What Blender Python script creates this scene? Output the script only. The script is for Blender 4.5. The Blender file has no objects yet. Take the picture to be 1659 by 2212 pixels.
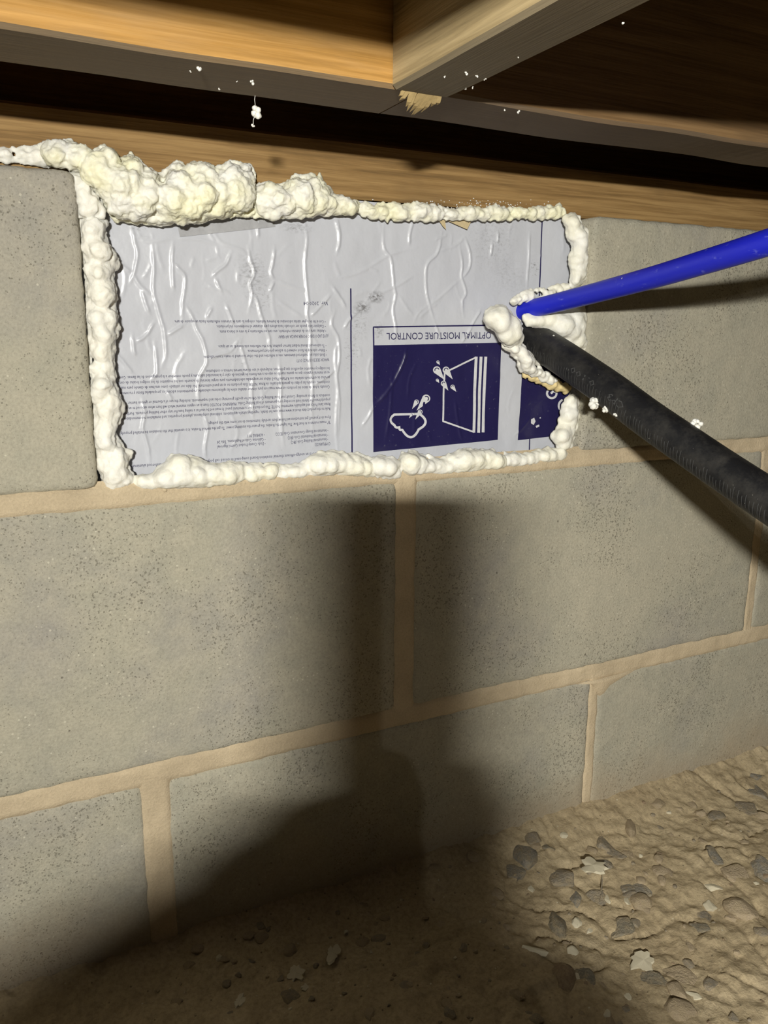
import bpy, bmesh, math, random
import numpy as np
from mathutils import Vector, Matrix, noise

# ------------------------------------------------------------------ camera, world, light, exposure
SC = bpy.context.scene
COL = SC.collection
CAM = Vector((-0.2959, -0.5433, 0.1077))
RIGHT = Vector((0.89264106, -0.45072689, 0.00609961))
UP = Vector((0.09319152, 0.19776641, 0.9758093))
FWD = Vector((0.44102978, 0.87047902, -0.21853834))
F_PX = 1756.44
LAMP = Vector((-0.490, -0.920, 0.205))          # the headlamp worn by the photographer

cd = bpy.data.cameras.new('camera')
cd.sensor_fit = 'VERTICAL'; cd.sensor_height = 36.0; cd.lens = F_PX / 2212 * 36.0
cd.clip_start = 0.005; cd.clip_end = 50
cam = bpy.data.objects.new('camera', cd); COL.objects.link(cam)
cam.matrix_world = Matrix(((RIGHT.x, UP.x, -FWD.x, CAM.x), (RIGHT.y, UP.y, -FWD.y, CAM.y),
                           (RIGHT.z, UP.z, -FWD.z, CAM.z), (0, 0, 0, 1)))
SC.camera = cam
wd = bpy.data.worlds.new('crawlspace_dark'); SC.world = wd; wd.use_nodes = True
wd.node_tree.nodes['Background'].inputs[0].default_value = (1.0, 0.78, 0.45, 1)
wd.node_tree.nodes['Background'].inputs[1].default_value = 0.002
ld = bpy.data.lights.new('headlamp_beam', 'AREA')
ld.shape = 'ELLIPSE'; ld.size = 0.110; ld.size_y = 0.016; ld.energy = 16.2; ld.spread = math.radians(150); ld.color = (1.0, 0.98, 0.90)
lamp = bpy.data.objects.new('headlamp_beam', ld); COL.objects.link(lamp)
lamp.location = LAMP
lamp.rotation_euler = (Vector((0.42, -0.05, -0.24)) - LAMP).to_track_quat('-Z', 'Y').to_euler()
SC.view_settings.view_transform = 'Standard'; SC.view_settings.look = 'None'
SC.view_settings.exposure = 0.0; SC.view_settings.gamma = 1.0; SC.view_settings.use_curve_mapping = False

SC.cycles.diffuse_bounces = 2; SC.cycles.max_bounces = 6

# ------------------------------------------------------------------ helpers
RNG = random.Random(7)


def ray(u, v):
    return RIGHT * ((u - 829.5) / F_PX) - UP * ((v - 1106) / F_PX) + FWD


def W(u, v, Y=0.0):
    d = ray(u, v); return CAM + d * ((Y - CAM.y) / d.y)


def G(u, v, Z):
    d = ray(u, v); return CAM + d * ((Z - CAM.z) / d.z)


def D(u, v, depth):
    return CAM + ray(u, v) * depth


def depth_of(p):
    return (Vector(p) - CAM).dot(FWD)


def root_of(o):
    off = Vector((0, 0, 0))
    while o is not None:
        off += o.location; o = o.parent
    return off


def obj(name, verts, faces, mat, parent=None, origin=None, smooth=False):
    """world-space vertices -> one mesh object (a part when parent is given)"""
    base = root_of(parent) if parent else Vector((0, 0, 0))
    org = Vector(origin) if origin is not None else (base.copy() if parent else Vector((0, 0, 0)))
    a = np.asarray(verts, dtype=np.float64).reshape(-1, 3) - np.array(org)
    me = bpy.data.meshes.new(name)
    me.from_pydata(a.tolist(), [], faces if isinstance(faces, list) else faces.tolist())
    if smooth:
        me.polygons.foreach_set('use_smooth', [True] * len(me.polygons))
    me.update()
    return link(name, me, mat, parent, org - base)


def link(name, me, mat, parent=None, loc=(0, 0, 0)):
    o = bpy.data.objects.new(name, me); COL.objects.link(o)
    o.location = loc
    if parent: o.parent = parent
    if mat is not None:
        me.materials.clear(); me.materials.append(mat)
    return o


def empty(name, loc):
    o = bpy.data.objects.new(name, None); COL.objects.link(o); o.location = loc
    o.empty_display_size = 0.02
    return o


def tag(o, label, cat, group=None, kind=None):
    o['label'] = label
    if cat: o['category'] = cat
    if group: o['group'] = group
    if kind: o['kind'] = kind
    return o


def grid_faces(nx, nz, flip=False):
    i = np.arange(nx - 1); k = np.arange(nz - 1)
    I, K = np.meshgrid(i, k, indexing='ij')
    a = I * nz + K
    q = np.stack([a, a + nz, a + nz + 1, a + 1], -1).reshape(-1, 4)
    return q[:, ::-1] if flip else q


def box_vf(x0, x1, y0, y1, z0, z1):
    v = [(x0, y0, z0), (x1, y0, z0), (x1, y1, z0), (x0, y1, z0), (x0, y0, z1), (x1, y0, z1), (x1, y1, z1), (x0, y1, z1)]
    f = [(0, 3, 2, 1), (4, 5, 6, 7), (0, 1, 5, 4), (1, 2, 6, 5), (2, 3, 7, 6), (3, 0, 4, 7)]
    return v, f


def tube_vf(pts, rad, seg=20, cap=True):
    pts = [Vector(p) for p in pts]; n = len(pts)
    rr = rad if isinstance(rad, (list, tuple)) else [rad] * n
    v, f = [], []
    t = (pts[1] - pts[0]).normalized()
    a = t.orthogonal().normalized()
    for i, p in enumerate(pts):
        t2 = (pts[min(i + 1, n - 1)] - pts[max(i - 1, 0)]).normalized()
        a = (a - t2 * a.dot(t2)).normalized(); b = t2.cross(a)
        for k in range(seg):
            an = 2 * math.pi * k / seg
            v.append(p + (a * math.cos(an) + b * math.sin(an)) * rr[i])
    for i in range(n - 1):
        for k in range(seg):
            k2 = (k + 1) % seg
            f.append((i * seg + k, i * seg + k2, (i + 1) * seg + k2, (i + 1) * seg + k))
    if cap:
        f.append(tuple(range(seg))[::-1]); f.append(tuple(range((n - 1) * seg, n * seg)))
    return v, f


def catmull(pts, sub=8):
    P = [Vector(p) for p in pts]; out = []
    P = [P[0] * 2 - P[1]] + P + [P[-1] * 2 - P[-2]]
    for i in range(1, len(P) - 2):
        for s in range(sub):
            t = s / sub
            a, b, c, d = P[i - 1], P[i], P[i + 1], P[i + 2]
            out.append(0.5 * ((2 * b) + (c - a) * t + (2 * a - 5 * b + 4 * c - d) * t * t + (3 * b - a - 3 * c + d) * t ** 3))
    out.append(P[-2]); return out


# ------------------------------------------------------------------ materials
class NT:
    def __init__(s, name):
        s.m = bpy.data.materials.new(name); s.m.use_nodes = True
        s.t = s.m.node_tree; s.b = s.t.nodes['Principled BSDF']
        s.co = s.t.nodes.new('ShaderNodeTexCoord')

    def n(s, typ, **kw):
        nd = s.t.nodes.new(typ)
        for k, v in kw.items(): setattr(nd, k, v)
        return nd

    def l(s, a, b): s.t.links.new(a, b)

    def val(s, sock, v):
        if hasattr(v, 'links'): s.l(v, sock)
        else: sock.default_value = v

    def mapping(s, scale=(1, 1, 1), loc=(0, 0, 0), rot=(0, 0, 0), src='Object'):
        mp = s.n('ShaderNodeMapping')
        mp.inputs['Scale'].default_value = scale; mp.inputs['Location'].default_value = loc
        mp.inputs['Rotation'].default_value = rot
        s.l(s.co.outputs[src], mp.inputs[0]); return mp.outputs[0]

    def noise(s, scale, detail=4, rough=0.55, vec=None, dist=0.0):
        nd = s.n('ShaderNodeTexNoise')
        nd.inputs['Scale'].default_value = scale; nd.inputs['Detail'].default_value = detail
        nd.inputs['Roughness'].default_value = rough; nd.inputs['Distortion'].default_value = dist
        s.l(vec if vec is not None else s.co.outputs['Object'], nd.inputs['Vector'])
        return nd.outputs['Fac']

    def voro(s, scale, vec=None, feature='F1'):
        nd = s.n('ShaderNodeTexVoronoi', feature=feature)
        nd.inputs['Scale'].default_value = scale
        s.l(vec if vec is not None else s.co.outputs['Object'], nd.inputs['Vector'])
        return nd.outputs['Distance']

    def ramp(s, fac, stops):
        nd = s.n('ShaderNodeValToRGB'); cr = nd.color_ramp
        while len(cr.elements) > 1: cr.elements.remove(cr.elements[-1])
        cr.elements[0].position = stops[0][0]
        for i, (p, c) in enumerate(stops):
            e = cr.elements[0] if i == 0 else cr.elements.new(p)
            c = (c, c, c) if isinstance(c, (int, float)) else c
            e.color = (*c, 1)
        s.l(fac, nd.inputs[0]); return nd.outputs[0]

    def mix(s, fac, a, b, mode='MIX'):
        nd = s.n('ShaderNodeMix', data_type='RGBA', blend_type=mode)
        s.val(nd.inputs[0], fac)
        for sock, v in ((nd.inputs[6], a), (nd.inputs[7], b)):
            if hasattr(v, 'links'): s.l(v, sock)
            else: sock.default_value = (*v, 1)
        return nd.outputs[2]

    def math(s, op, a, b=0.0):
        nd = s.n('ShaderNodeMath', operation=op)
        s.val(nd.inputs[0], a); s.val(nd.inputs[1], b); return nd.outputs[0]

    def bump(s, h, strength=0.5, dist=0.001, prev=None):
        nd = s.n('ShaderNodeBump'); nd.inputs['Strength'].default_value = strength
        nd.inputs['Distance'].default_value = dist; s.l(h, nd.inputs['Height'])
        if prev is not None: s.l(prev, nd.inputs['Normal'])
        return nd.outputs[0]

    def out(s, color, rough=0.8, normal=None, spec=0.3, **kw):
        s.val(s.b.inputs['Base Color'], color if hasattr(color, 'links') else (*color, 1))
        s.val(s.b.inputs['Roughness'], rough)
        s.b.inputs['Specular IOR Level'].default_value = spec
        if normal is not None: s.l(normal, s.b.inputs['Normal'])
        for k, v in kw.items(): s.b.inputs[k.replace('_', ' ')].default_value = v
        return s.m


def m_block():
    t = NT('concrete_block')
    oi = t.n('ShaderNodeObjectInfo')
    add = t.n('ShaderNodeVectorMath', operation='ADD')
    sc = t.n('ShaderNodeVectorMath', operation='SCALE'); sc.inputs[0].default_value = (7.1, 3.3, 5.7)
    t.l(oi.outputs['Random'], sc.inputs['Scale'])
    t.l(t.co.outputs['Object'], add.inputs[0]); t.l(sc.outputs[0], add.inputs[1])
    v = add.outputs[0]
    big = t.noise(9, 3, 0.5, v)
    c = t.ramp(big, [(0.3, (0.305, 0.287, 0.252)), (0.5, (0.35, 0.33, 0.262)), (0.7, (0.39, 0.36, 0.282))])
    mid = t.noise(60, 4, 0.6, v)
    c = t.mix(t.ramp(mid, [(0.35, 0.0), (0.75, 0.5)]), c, (0.46, 0.415, 0.32))
    # fine sand grain
    fine = t.noise(520, 3, 0.7, v)
    c = t.mix(0.55, c, t.ramp(fine, [(0.3, 0.72), (0.5, 1.0), (0.72, 1.22)]), 'MULTIPLY')
    # open pores, clustered
    clus = t.ramp(t.noise(14, 3, 0.5, v), [(0.36, 0.10), (0.62, 0.44)])
    pv = t.noise(330, 2, 0.55, v)
    pores = t.math('GREATER_THAN', clus, t.math('MULTIPLY', t.voro(560, v), 1.0))
    gate = t.ramp(pv, [(0.50, 0.0), (0.58, 1.0)])
    pores = t.math('MULTIPLY', pores, gate)
    c = t.mix(t.math('MULTIPLY', pores, 0.55), c, (0.11, 0.10, 0.075))
    big_p = t.ramp(t.voro(75, v), [(0.04, 1.0), (0.07, 0.0)])
    big_p = t.math('MULTIPLY', big_p, t.ramp(t.noise(30, 2, 0.5, v), [(0.52, 0.0), (0.56, 1.0)]))
    c = t.mix(t.math('MULTIPLY', big_p, 0.6), c, (0.07, 0.06, 0.045))
    spec = t.ramp(t.voro(190, t.mapping((1, 1, 1), (3.1, 1.7, 0.4))), [(0.10, 1.0), (0.16, 0.0)])
    spec = t.math('MULTIPLY', spec, t.ramp(t.noise(45, 2, 0.5, v), [(0.5, 0.0), (0.6, 1.0)]))
    c = t.mix(t.math('MULTIPLY', spec, 0.5), c, (0.66, 0.62, 0.50))
    ge = t.n('ShaderNodeNewGeometry'); sz = t.n('ShaderNodeSeparateXYZ'); t.l(ge.outputs['Position'], sz.inputs[0])   # dirt splashed up from the floor
    sp = t.math('ADD', sz.outputs['Z'], t.math('MULTIPLY', t.noise(16, 4, 0.6, v), 0.10))
    c = t.mix(t.ramp(t.math('ADD', sp, 0.5), [(0.18, 0.75), (0.26, 0.0)]), c, (0.36, 0.27, 0.17))
    h = t.math('SUBTRACT', t.math('ADD', fine, t.math('MULTIPLY', mid, 0.8)), t.math('ADD', pores, big_p))
    return t.out(c, 0.92, t.bump(h, 0.55, 0.0011), 0.25)


def m_mortar():
    t = NT('mortar')
    c = t.ramp(t.noise(22, 4, 0.6), [(0.3, (0.44, 0.355, 0.24)), (0.7, (0.56, 0.455, 0.31))])
    f = t.noise(600, 3, 0.7)
    c = t.mix(0.5, c, t.ramp(f, [(0.3, 0.78), (0.7, 1.15)]), 'MULTIPLY')
    h = t.math('ADD', f, t.noise(150, 4, 0.6))
    return t.out(c, 0.95, t.bump(h, 0.5, 0.001), 0.2)


def m_wood(name, c0, c1, stain=(0.10, 0.075, 0.05), axis='X', gs=1.0, stain_amt=0.5, rough=0.75, under=None):
    t = NT(name)
    st = {'X': (1.8, 62, 62), 'Y': (62, 1.8, 62)}[axis]
    v = t.mapping(tuple(a * gs for a in st))
    g = t.noise(3.6, 6, 0.62, v, 0.5)
    g2 = t.noise(15.0, 3, 0.7, v, 0.1)
    c = t.ramp(g, [(0.30, tuple(a * 0.66 for a in c0)), (0.45, c0), (0.62, c1)])
    c = t.mix(0.5, c, t.ramp(g2, [(0.3, 0.72), (0.55, 1.0), (0.75, 1.15)]), 'MULTIPLY')
    s = t.ramp(t.noise(11, 4, 0.6, t.mapping({'X': (0.6, 2, 2), 'Y': (2, 0.6, 2)}[axis], (0.33, 0.2, 0.9))), [(0.55, 0.0), (0.72, 1.0)])
    c = t.mix(t.math('MULTIPLY', s, stain_amt), c, stain)
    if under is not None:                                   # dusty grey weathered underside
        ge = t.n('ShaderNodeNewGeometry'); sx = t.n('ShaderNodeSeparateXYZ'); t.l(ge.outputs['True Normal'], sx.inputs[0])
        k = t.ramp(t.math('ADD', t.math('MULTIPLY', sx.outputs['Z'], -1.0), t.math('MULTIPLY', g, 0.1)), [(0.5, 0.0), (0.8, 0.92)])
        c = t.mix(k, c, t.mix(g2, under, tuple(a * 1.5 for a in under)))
    return t.out(c, rough, t.bump(t.math('ADD', g, g2), 0.35, 0.0008), 0.3)


def m_foam(name='spray_foam', yellow=0.5):
    t = NT(name)
    n = t.noise(38, 3, 0.5)
    c = t.ramp(n, [(0.35, (0.82, 0.805, 0.745)), (0.62, (0.825, 0.795, 0.575 + 0.13 * (1 - yellow)))])
    f = t.noise(420, 3, 0.65)
    return t.out(c, 0.55, t.bump(t.math('ADD', f, t.noise(160, 3, 0.6)), 0.35, 0.0009), 0.35,
                 Subsurface_Weight=0.30, Subsurface_Scale=0.004, Subsurface_Radius=(1.0, 0.92, 0.75))


def m_facer():
    t = NT('white_foil_facer')
    c = (0.50, 0.51, 0.555)
    g = t.noise(260, 4, 0.65)
    for (u, v, ru, rv, lo, hi, a) in SMUDGES:
        p = W(u, v, BOARD_Y)
        k = depth_of(p) / F_PX
        mp = t.n('ShaderNodeVectorMath', operation='SUBTRACT'); t.l(t.co.outputs['Object'], mp.inputs[0])
        mp.inputs[1].default_value = p - BOARD_ORG
        dv = t.n('ShaderNodeVectorMath', operation='DIVIDE'); t.l(mp.outputs[0], dv.inputs[0])
        dv.inputs[1].default_value = (ru * k, 1.0, rv * k)
        ln = t.n('ShaderNodeVectorMath', operation='LENGTH'); t.l(dv.outputs[0], ln.inputs[0])
        fall = t.ramp(ln.outputs['Value'], [(0.2, 1.0), (1.0, 0.0)])
        spots = t.ramp(t.noise(330, 4, 0.75, t.mapping((1, 1, 1.5), (u * 0.013, 0, v * 0.017))), [(lo, 0.0), (hi, 1.0)])
        c = t.mix(t.math('MULTIPLY', t.math('MULTIPLY', fall, spots), a), c, (0.10, 0.095, 0.095))
    dirt = t.ramp(t.noise(120, 5, 0.75), [(0.66, 0.0), (0.74, 0.35)])
    c = t.mix(dirt, c, (0.25, 0.24, 0.23))
    n = t.bump(t.noise(75, 3, 0.5), 0.5, 0.0014)
    n = t.bump(g, 0.10, 0.0003, n)
    return t.out(c, 0.33, n, 0.55)


def m_plain(name, c, rough=0.6, spec=0.4, bump=0.0, bs=300, **kw):
    t = NT(name)
    n = t.noise(bs, 4, 0.6)
    cc = t.mix(0.35, c, t.ramp(n, [(0.3, 0.75), (0.7, 1.2)]), 'MULTIPLY')
    return t.out(cc, rough, t.bump(n, bump, 0.0008) if bump else None, spec, **kw)


def m_navy():
    t = NT('navy_ink')
    n = t.noise(420, 4, 0.75)
    c = t.mix(t.ramp(n, [(0.64, 0.0), (0.76, 0.35)]), (0.016, 0.013, 0.064), (0.40, 0.40, 0.45))
    return t.out(c, 0.32, t.bump(t.noise(90, 3, 0.5), 0.25, 0.0012), 0.5)


def m_blue_pipe():
    t = NT('blue_pex')
    sc_ = t.ramp(t.noise(160, 4, 0.7, t.mapping((0.5, 0.5, 1.4))), [(0.62, 0.0), (0.72, 1.0)])
    c = t.mix(t.math('MULTIPLY', sc_, 0.32), (0.012, 0.018, 0.52), (0.30, 0.33, 0.75))
    dots = t.ramp(t.voro(120), [(0.05, 1.0), (0.08, 0.0)])
    dots = t.math('MULTIPLY', dots, t.ramp(t.noise(40, 2), [(0.55, 0.0), (0.6, 1.0)]))
    c = t.mix(dots, c, (0.75, 0.75, 0.72))
    return t.out(c, 0.42, None, 0.35)


def m_black_pipe():
    t = NT('black_poly_pipe')
    dust = t.ramp(t.noise(70, 5, 0.7), [(0.42, 0.0), (0.72, 1.0)])
    c = t.mix(t.math('MULTIPLY', dust, 0.42), (0.008, 0.008, 0.009), (0.065, 0.06, 0.052))
    dots = t.ramp(t.voro(200), [(0.04, 1.0), (0.075, 0.0)])
    dots = t.math('MULTIPLY', dots, t.ramp(t.noise(60, 2), [(0.55, 0.0), (0.62, 1.0)]))
    c = t.mix(t.math('MULTIPLY', dots, 0.8), c, (0.4, 0.38, 0.33))
    return t.out(c, 0.5, t.bump(t.noise(260, 4, 0.7), 0.35, 0.0009), 0.35)


def m_dirt():
    t = NT('packed_dirt')
    c = t.ramp(t.noise(8, 5, 0.6), [(0.3, (0.33, 0.255, 0.155)), (0.55, (0.42, 0.335, 0.21)), (0.75, (0.49, 0.40, 0.265))])
    f = t.noise(300, 5, 0.7)
    c = t.mix(0.7, c, t.ramp(f, [(0.3, 0.6), (0.5, 1.0), (0.7, 1.25)]), 'MULTIPLY')
    sp = t.ramp(t.voro(130), [(0.07, 1.0), (0.11, 0.0)])
    sp = t.math('MULTIPLY', sp, t.ramp(t.noise(50, 2), [(0.52, 0.0), (0.58, 1.0)]))
    c = t.mix(t.math('MULTIPLY', sp, 0.7), c, (0.6, 0.55, 0.42))
    dk = t.ramp(t.voro(95, t.mapping((1, 1, 1), (2.2, 0.7, 0))), [(0.05, 1.0), (0.09, 0.0)])
    c = t.mix(t.math('MULTIPLY', dk, 0.7), c, (0.06, 0.045, 0.03))
    return t.out(c, 0.95, t.bump(t.math('ADD', t.math('ADD', t.math('MULTIPLY', f, 0.6), t.noise(70, 5, 0.65)), t.math('MULTIPLY', t.voro(120), t.noise(25, 2))), 0.6, 0.0025), 0.15)


def m_stone(name, c, c2):
    t = NT(name)
    oi = t.n('ShaderNodeObjectInfo')
    k = t.mix(oi.outputs['Random'], c, c2)
    n = t.noise(9, 5, 0.65)
    k = t.mix(0.6, k, t.ramp(n, [(0.3, 0.65), (0.7, 1.25)]), 'MULTIPLY')
    k = t.mix(t.ramp(t.noise(2.2, 5, 0.65), [(0.40, 0.0), (0.66, 0.75)]), k, (0.38, 0.30, 0.185))
    return t.out(k, 0.9, t.bump(t.math('ADD', n, t.noise(4.0, 4, 0.7)), 0.45, 0.012), 0.2)


# ------------------------------------------------------------------ the setting: block wall
BOARD_Y = 0.020
FLOOR_Z = -0.355
TOP_Z = 0.199
M_BLOCK = m_block(); M_MORTAR = m_mortar()

# (x0, x1, z0, z1) of every block face; course 0 carries the opening
BLOCKS = [(-1.040, -0.6385, 0.006, TOP_Z), (-0.6285, -0.2275, 0.006, TOP_Z), (0.1690, 0.5755, 0.006, TOP_Z), (0.5875, 0.985, 0.006, TOP_Z),
          (-1.215, -0.820, -0.1968, -0.0060), (-0.8075, -0.4130, -0.1968, -0.0060), (-0.4005, -0.0085, -0.1968, -0.0060),
          (0.0065, 0.4020, -0.1968, -0.0060), (0.4110, 0.806, -0.1968, -0.0060), (0.816, 1.215, -0.1968, -0.0060),
          (-1.020, -0.617, -0.398, -0.2100), (-0.6035, -0.2120, -0.398, -0.2100), (-0.1950, 0.1985, -0.398, -0.2100),
          (0.2065, 0.603, -0.398, -0.2100), (0.613, 1.010, -0.398, -0.2100)]


def wobble(x, z, s, sc):
    return noise.noise(Vector((x * sc, s * 3.7, z * sc)))


def block_mesh(x0, x1, z0, z1, seed):
    step = 0.005 if x1 > -0.45 and x0 < 0.65 else 0.02
    nx = int((x1 - x0) / step) + 1; nz = int((z1 - z0) / step) + 1
    # two extra rings: rounded arris and the side
    xs = np.concatenate([[x0, x0 + 0.0015, x0 + 0.0035], np.linspace(x0 + 0.007, x1 - 0.007, nx), [x1 - 0.0035, x1 - 0.0015, x1]])
    zs = np.concatenate([[z0, z0 + 0.0015, z0 + 0.0035], np.linspace(z0 + 0.007, z1 - 0.007, nz), [z1 - 0.0035, z1 - 0.0015, z1]])
    cx, cz = (x0 + x1) / 2, (z0 + z1) / 2; hx, hz = (x1 - x0) / 2, (z1 - z0) / 2
    V = []
    rc = 0.007
    for x in xs:
        for z in zs:
            ex = hx - abs(x - cx); ez = hz - abs(z - cz); e = min(ex, ez)
            px, pz = x, z
            if ex < rc and ez < rc:                       # round the corners
                vx, vz = rc - ex, rc - ez; k = max(vx, vz) / max(1e-9, math.hypot(vx, vz))
                px = cx + math.copysign(hx - rc + vx * k, x - cx); pz = cz + math.copysign(hz - rc + vz * k, z - cz)
            y = 0.0
            if e < 0.0036:
                y = (0.0030, 0.0012, 0.0003)[0 if e < 0.0005 else (1 if e < 0.002 else 2)]
                y += 0.0010 * wobble(x, z, seed, 90)
            edge = max(0.0, 1 - e / 0.012)
            px += edge * 0.0008 * wobble(x, z, seed, 60) + edge * 0.0007 * wobble(x, z, seed + 2, 210)
            pz += edge * 0.0008 * wobble(x, z, seed + 5, 60) + edge * 0.0007 * wobble(x, z, seed + 7, 210)
            y += 0.0006 * wobble(x, z, seed + 9, 22) + 0.00035 * wobble(x, z, seed + 11, 130)
            V.append((px, y, pz))
    NX, NZ = len(xs), len(zs)
    Fc = grid_faces(NX, NZ).tolist()
    ring = [i * NZ for i in range(NX)] + [(NX - 1) * NZ + k for k in range(1, NZ)] + \
           [i * NZ + NZ - 1 for i in range(NX - 2, -1, -1)] + [k for k in range(NZ - 2, 0, -1)]
    b0 = len(V)
    for r in ring:
        V.append((V[r][0], 0.190, V[r][2]))
    n = len(ring)
    for i in range(n):
        j = (i + 1) % n
        Fc.append([ring[i], b0 + i, b0 + j, ring[j]])
    Fc.append([b0 + i for i in range(n)])
    return V, Fc


# mortar: core slab plus every bed and head joint, the structural parent of the blocks
mv, mf = [], []


def add_vf(v, f):
    b = len(mv); mv.extend([tuple(p) for p in v]); mf.extend([[b + i for i in q] for q in f])


def joint_strip(x0, x1, z0, z1, along, seed, proud=0.0, step=0.004):
    """a pointed joint: rough skin bulging between the arrises, dying back behind the block faces"""
    over = 0.006
    if along == 'x':
        a0, a1, c0, c1 = x0, x1, z0 - over, z1 + over
    else:
        a0, a1, c0, c1 = z0, z1, x0 - over, x1 + over
    na = max(2, int((a1 - a0) / step)); nc = 15
    A = np.linspace(a0, a1, na); Cc = np.linspace(c0, c1, nc)
    half = (c1 - c0) / 2; mid = (c0 + c1) / 2; inner = half - over
    V = []
    for a in A:
        for c in Cc:
            d = abs(c - mid)
            x, z = (a, c) if along == 'x' else (c, a)
            y = 0.0006 - proud
            y += 0.0011 * noise.noise(Vector((x * 75, seed, z * 75))) + 0.0005 * noise.noise(Vector((x * 300, seed, z * 300)))
            if d > inner:
                y += 0.0042 * ((d - inner) / over) ** 0.8
            V.append((x, y, z))
    fl = grid_faces(na, nc, flip=(along != 'x')).tolist()
    add_vf(V, fl)


joint_strip(-0.45, 0.70, -0.006, 0.0045, 'x', 1.3, 0.0002)
joint_strip(-0.45, 0.70, -0.210, -0.1968, 'x', 4.1, 0.0007)
joint_strip(-0.0085, 0.0065, -0.2, -0.004, 'z', 6.1, 0.0005)
joint_strip(0.4020, 0.4110, -0.2, -0.004, 'z', 7.9, 0.0003)
joint_strip(-0.4130, -0.4005, -0.2, -0.004, 'z', 9.3, 0.0)
joint_strip(-0.2120, -0.1950, -0.40, -0.206, 'z', 11.3, 0.0007)
joint_strip(0.1985, 0.2065, -0.40, -0.206, 'z', 12.7, 0.0005)
joint_strip(0.603, 0.613, -0.40, -0.206, 'z', 13.7, 0.0)
joint_strip(0.5755, 0.5875, 0.0, TOP_Z, 'z', 14.7, 0.0)
for b in [(-1.25, 1.25, 0.006, 0.185, -0.42, 0.0035), (-1.25, -0.2355, 0.008, 0.185, 0.0, 0.197), (0.178, 1.25, 0.008, 0.185, 0.0, 0.197)]:
    add_vf(*box_vf(*b))
wall = obj('wall_back', mv, mf, M_MORTAR, smooth=False)
wall.data.polygons.foreach_set('use_smooth', [True] * len(wall.data.polygons))
tag(wall, 'grey concrete block foundation wall with tan mortar joints and one missing block', 'wall', kind='structure')
for i, b in enumerate(BLOCKS):
    V, Fc = block_mesh(*b, i * 1.37 + 0.5)
    o = obj('concrete_block', V, Fc, M_BLOCK, wall, origin=((b[0] + b[1]) / 2, 0.0, b[2]), smooth=True)
# the drip of mortar smeared over the joint to the right
sm = [(1245, 1478), (1290, 1466), (1350, 1450), (1385, 1438), (1350, 1462), (1318, 1482), (1305, 1500), (1295, 1505), (1284, 1492), (1275, 1478)]
c0 = W(1305, 1474, -0.002)
V = [tuple(c0)] + [tuple(W(u, v, 0.001)) for u, v in sm] + [tuple(W(u * 0.72 + 1305 * 0.28, v * 0.72 + 1474 * 0.28, -0.0017)) for u, v in sm]
n = len(sm)
Fs = [[0, 1 + n + i, 1 + n + (i + 1) % n] for i in range(n)] + [[1 + n + i, 1 + i, 1 + (i + 1) % n, 1 + n + (i + 1) % n] for i in range(n)]
obj('mortar_smear', V, Fs, M_MORTAR, wall, smooth=True)

# ------------------------------------------------------------------ ground
xs = np.unique(np.concatenate([np.linspace(-2.2, -0.42, 40), np.linspace(-0.42, 0.62, 420), np.linspace(0.62, 2.2, 40)]))
ys = np.unique(np.concatenate([np.linspace(-2.6, -0.42, 40), np.linspace(-0.42, 0.03, 190)]))


def ground_z(x, y):
    z = FLOOR_Z + 0.006 * noise.fractal(Vector((x * 7, y * 7, 3.3)), 1.0, 2.0, 3)
    z += 0.0022 * noise.fractal(Vector((x * 38, y * 38, 9.1)), 0.8, 2.1, 4)
    z += 0.0016 * (1 - 2 * abs(noise.noise(Vector((x * 70, y * 70, 2.2))))) + 0.0009 * noise.noise(Vector((x * 170, y * 170, 6.2)))
    c = noise.noise(Vector((x * 26, y * 26, 5.5)))
    z -= 0.003 * max(0.0, 0.12 - abs(c)) / 0.12 * (1 if noise.noise(Vector((x * 9, y * 9, 1.5))) > 0 else 0.2)
    z += 0.016 * max(0.0, 1 + y / 0.07) ** 2 if y > -0.07 else 0.0
    return z


V = [(x, y, ground_z(x, y)) for x in xs for y in ys]
flo = obj('floor', V, grid_faces(len(xs), len(ys)), m_dirt(), smooth=True)
tag(flo, 'brown packed dirt crawlspace floor strewn with stones', 'floor', kind='structure')

# ------------------------------------------------------------------ timbers overhead
M_SILL = m_wood('sill_wood', (0.255, 0.150, 0.055), (0.345, 0.215, 0.085), (0.12, 0.075, 0.035), 'X', 1.3, 0.55)
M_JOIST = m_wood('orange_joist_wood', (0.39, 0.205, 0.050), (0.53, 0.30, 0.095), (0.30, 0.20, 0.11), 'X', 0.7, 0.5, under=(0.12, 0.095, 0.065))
M_BEAM2 = m_wood('pale_joist_wood', (0.40, 0.30, 0.155), (0.52, 0.40, 0.22), (0.22, 0.17, 0.10), 'Y', 0.8, 0.45, under=(0.15, 0.125, 0.085))


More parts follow.
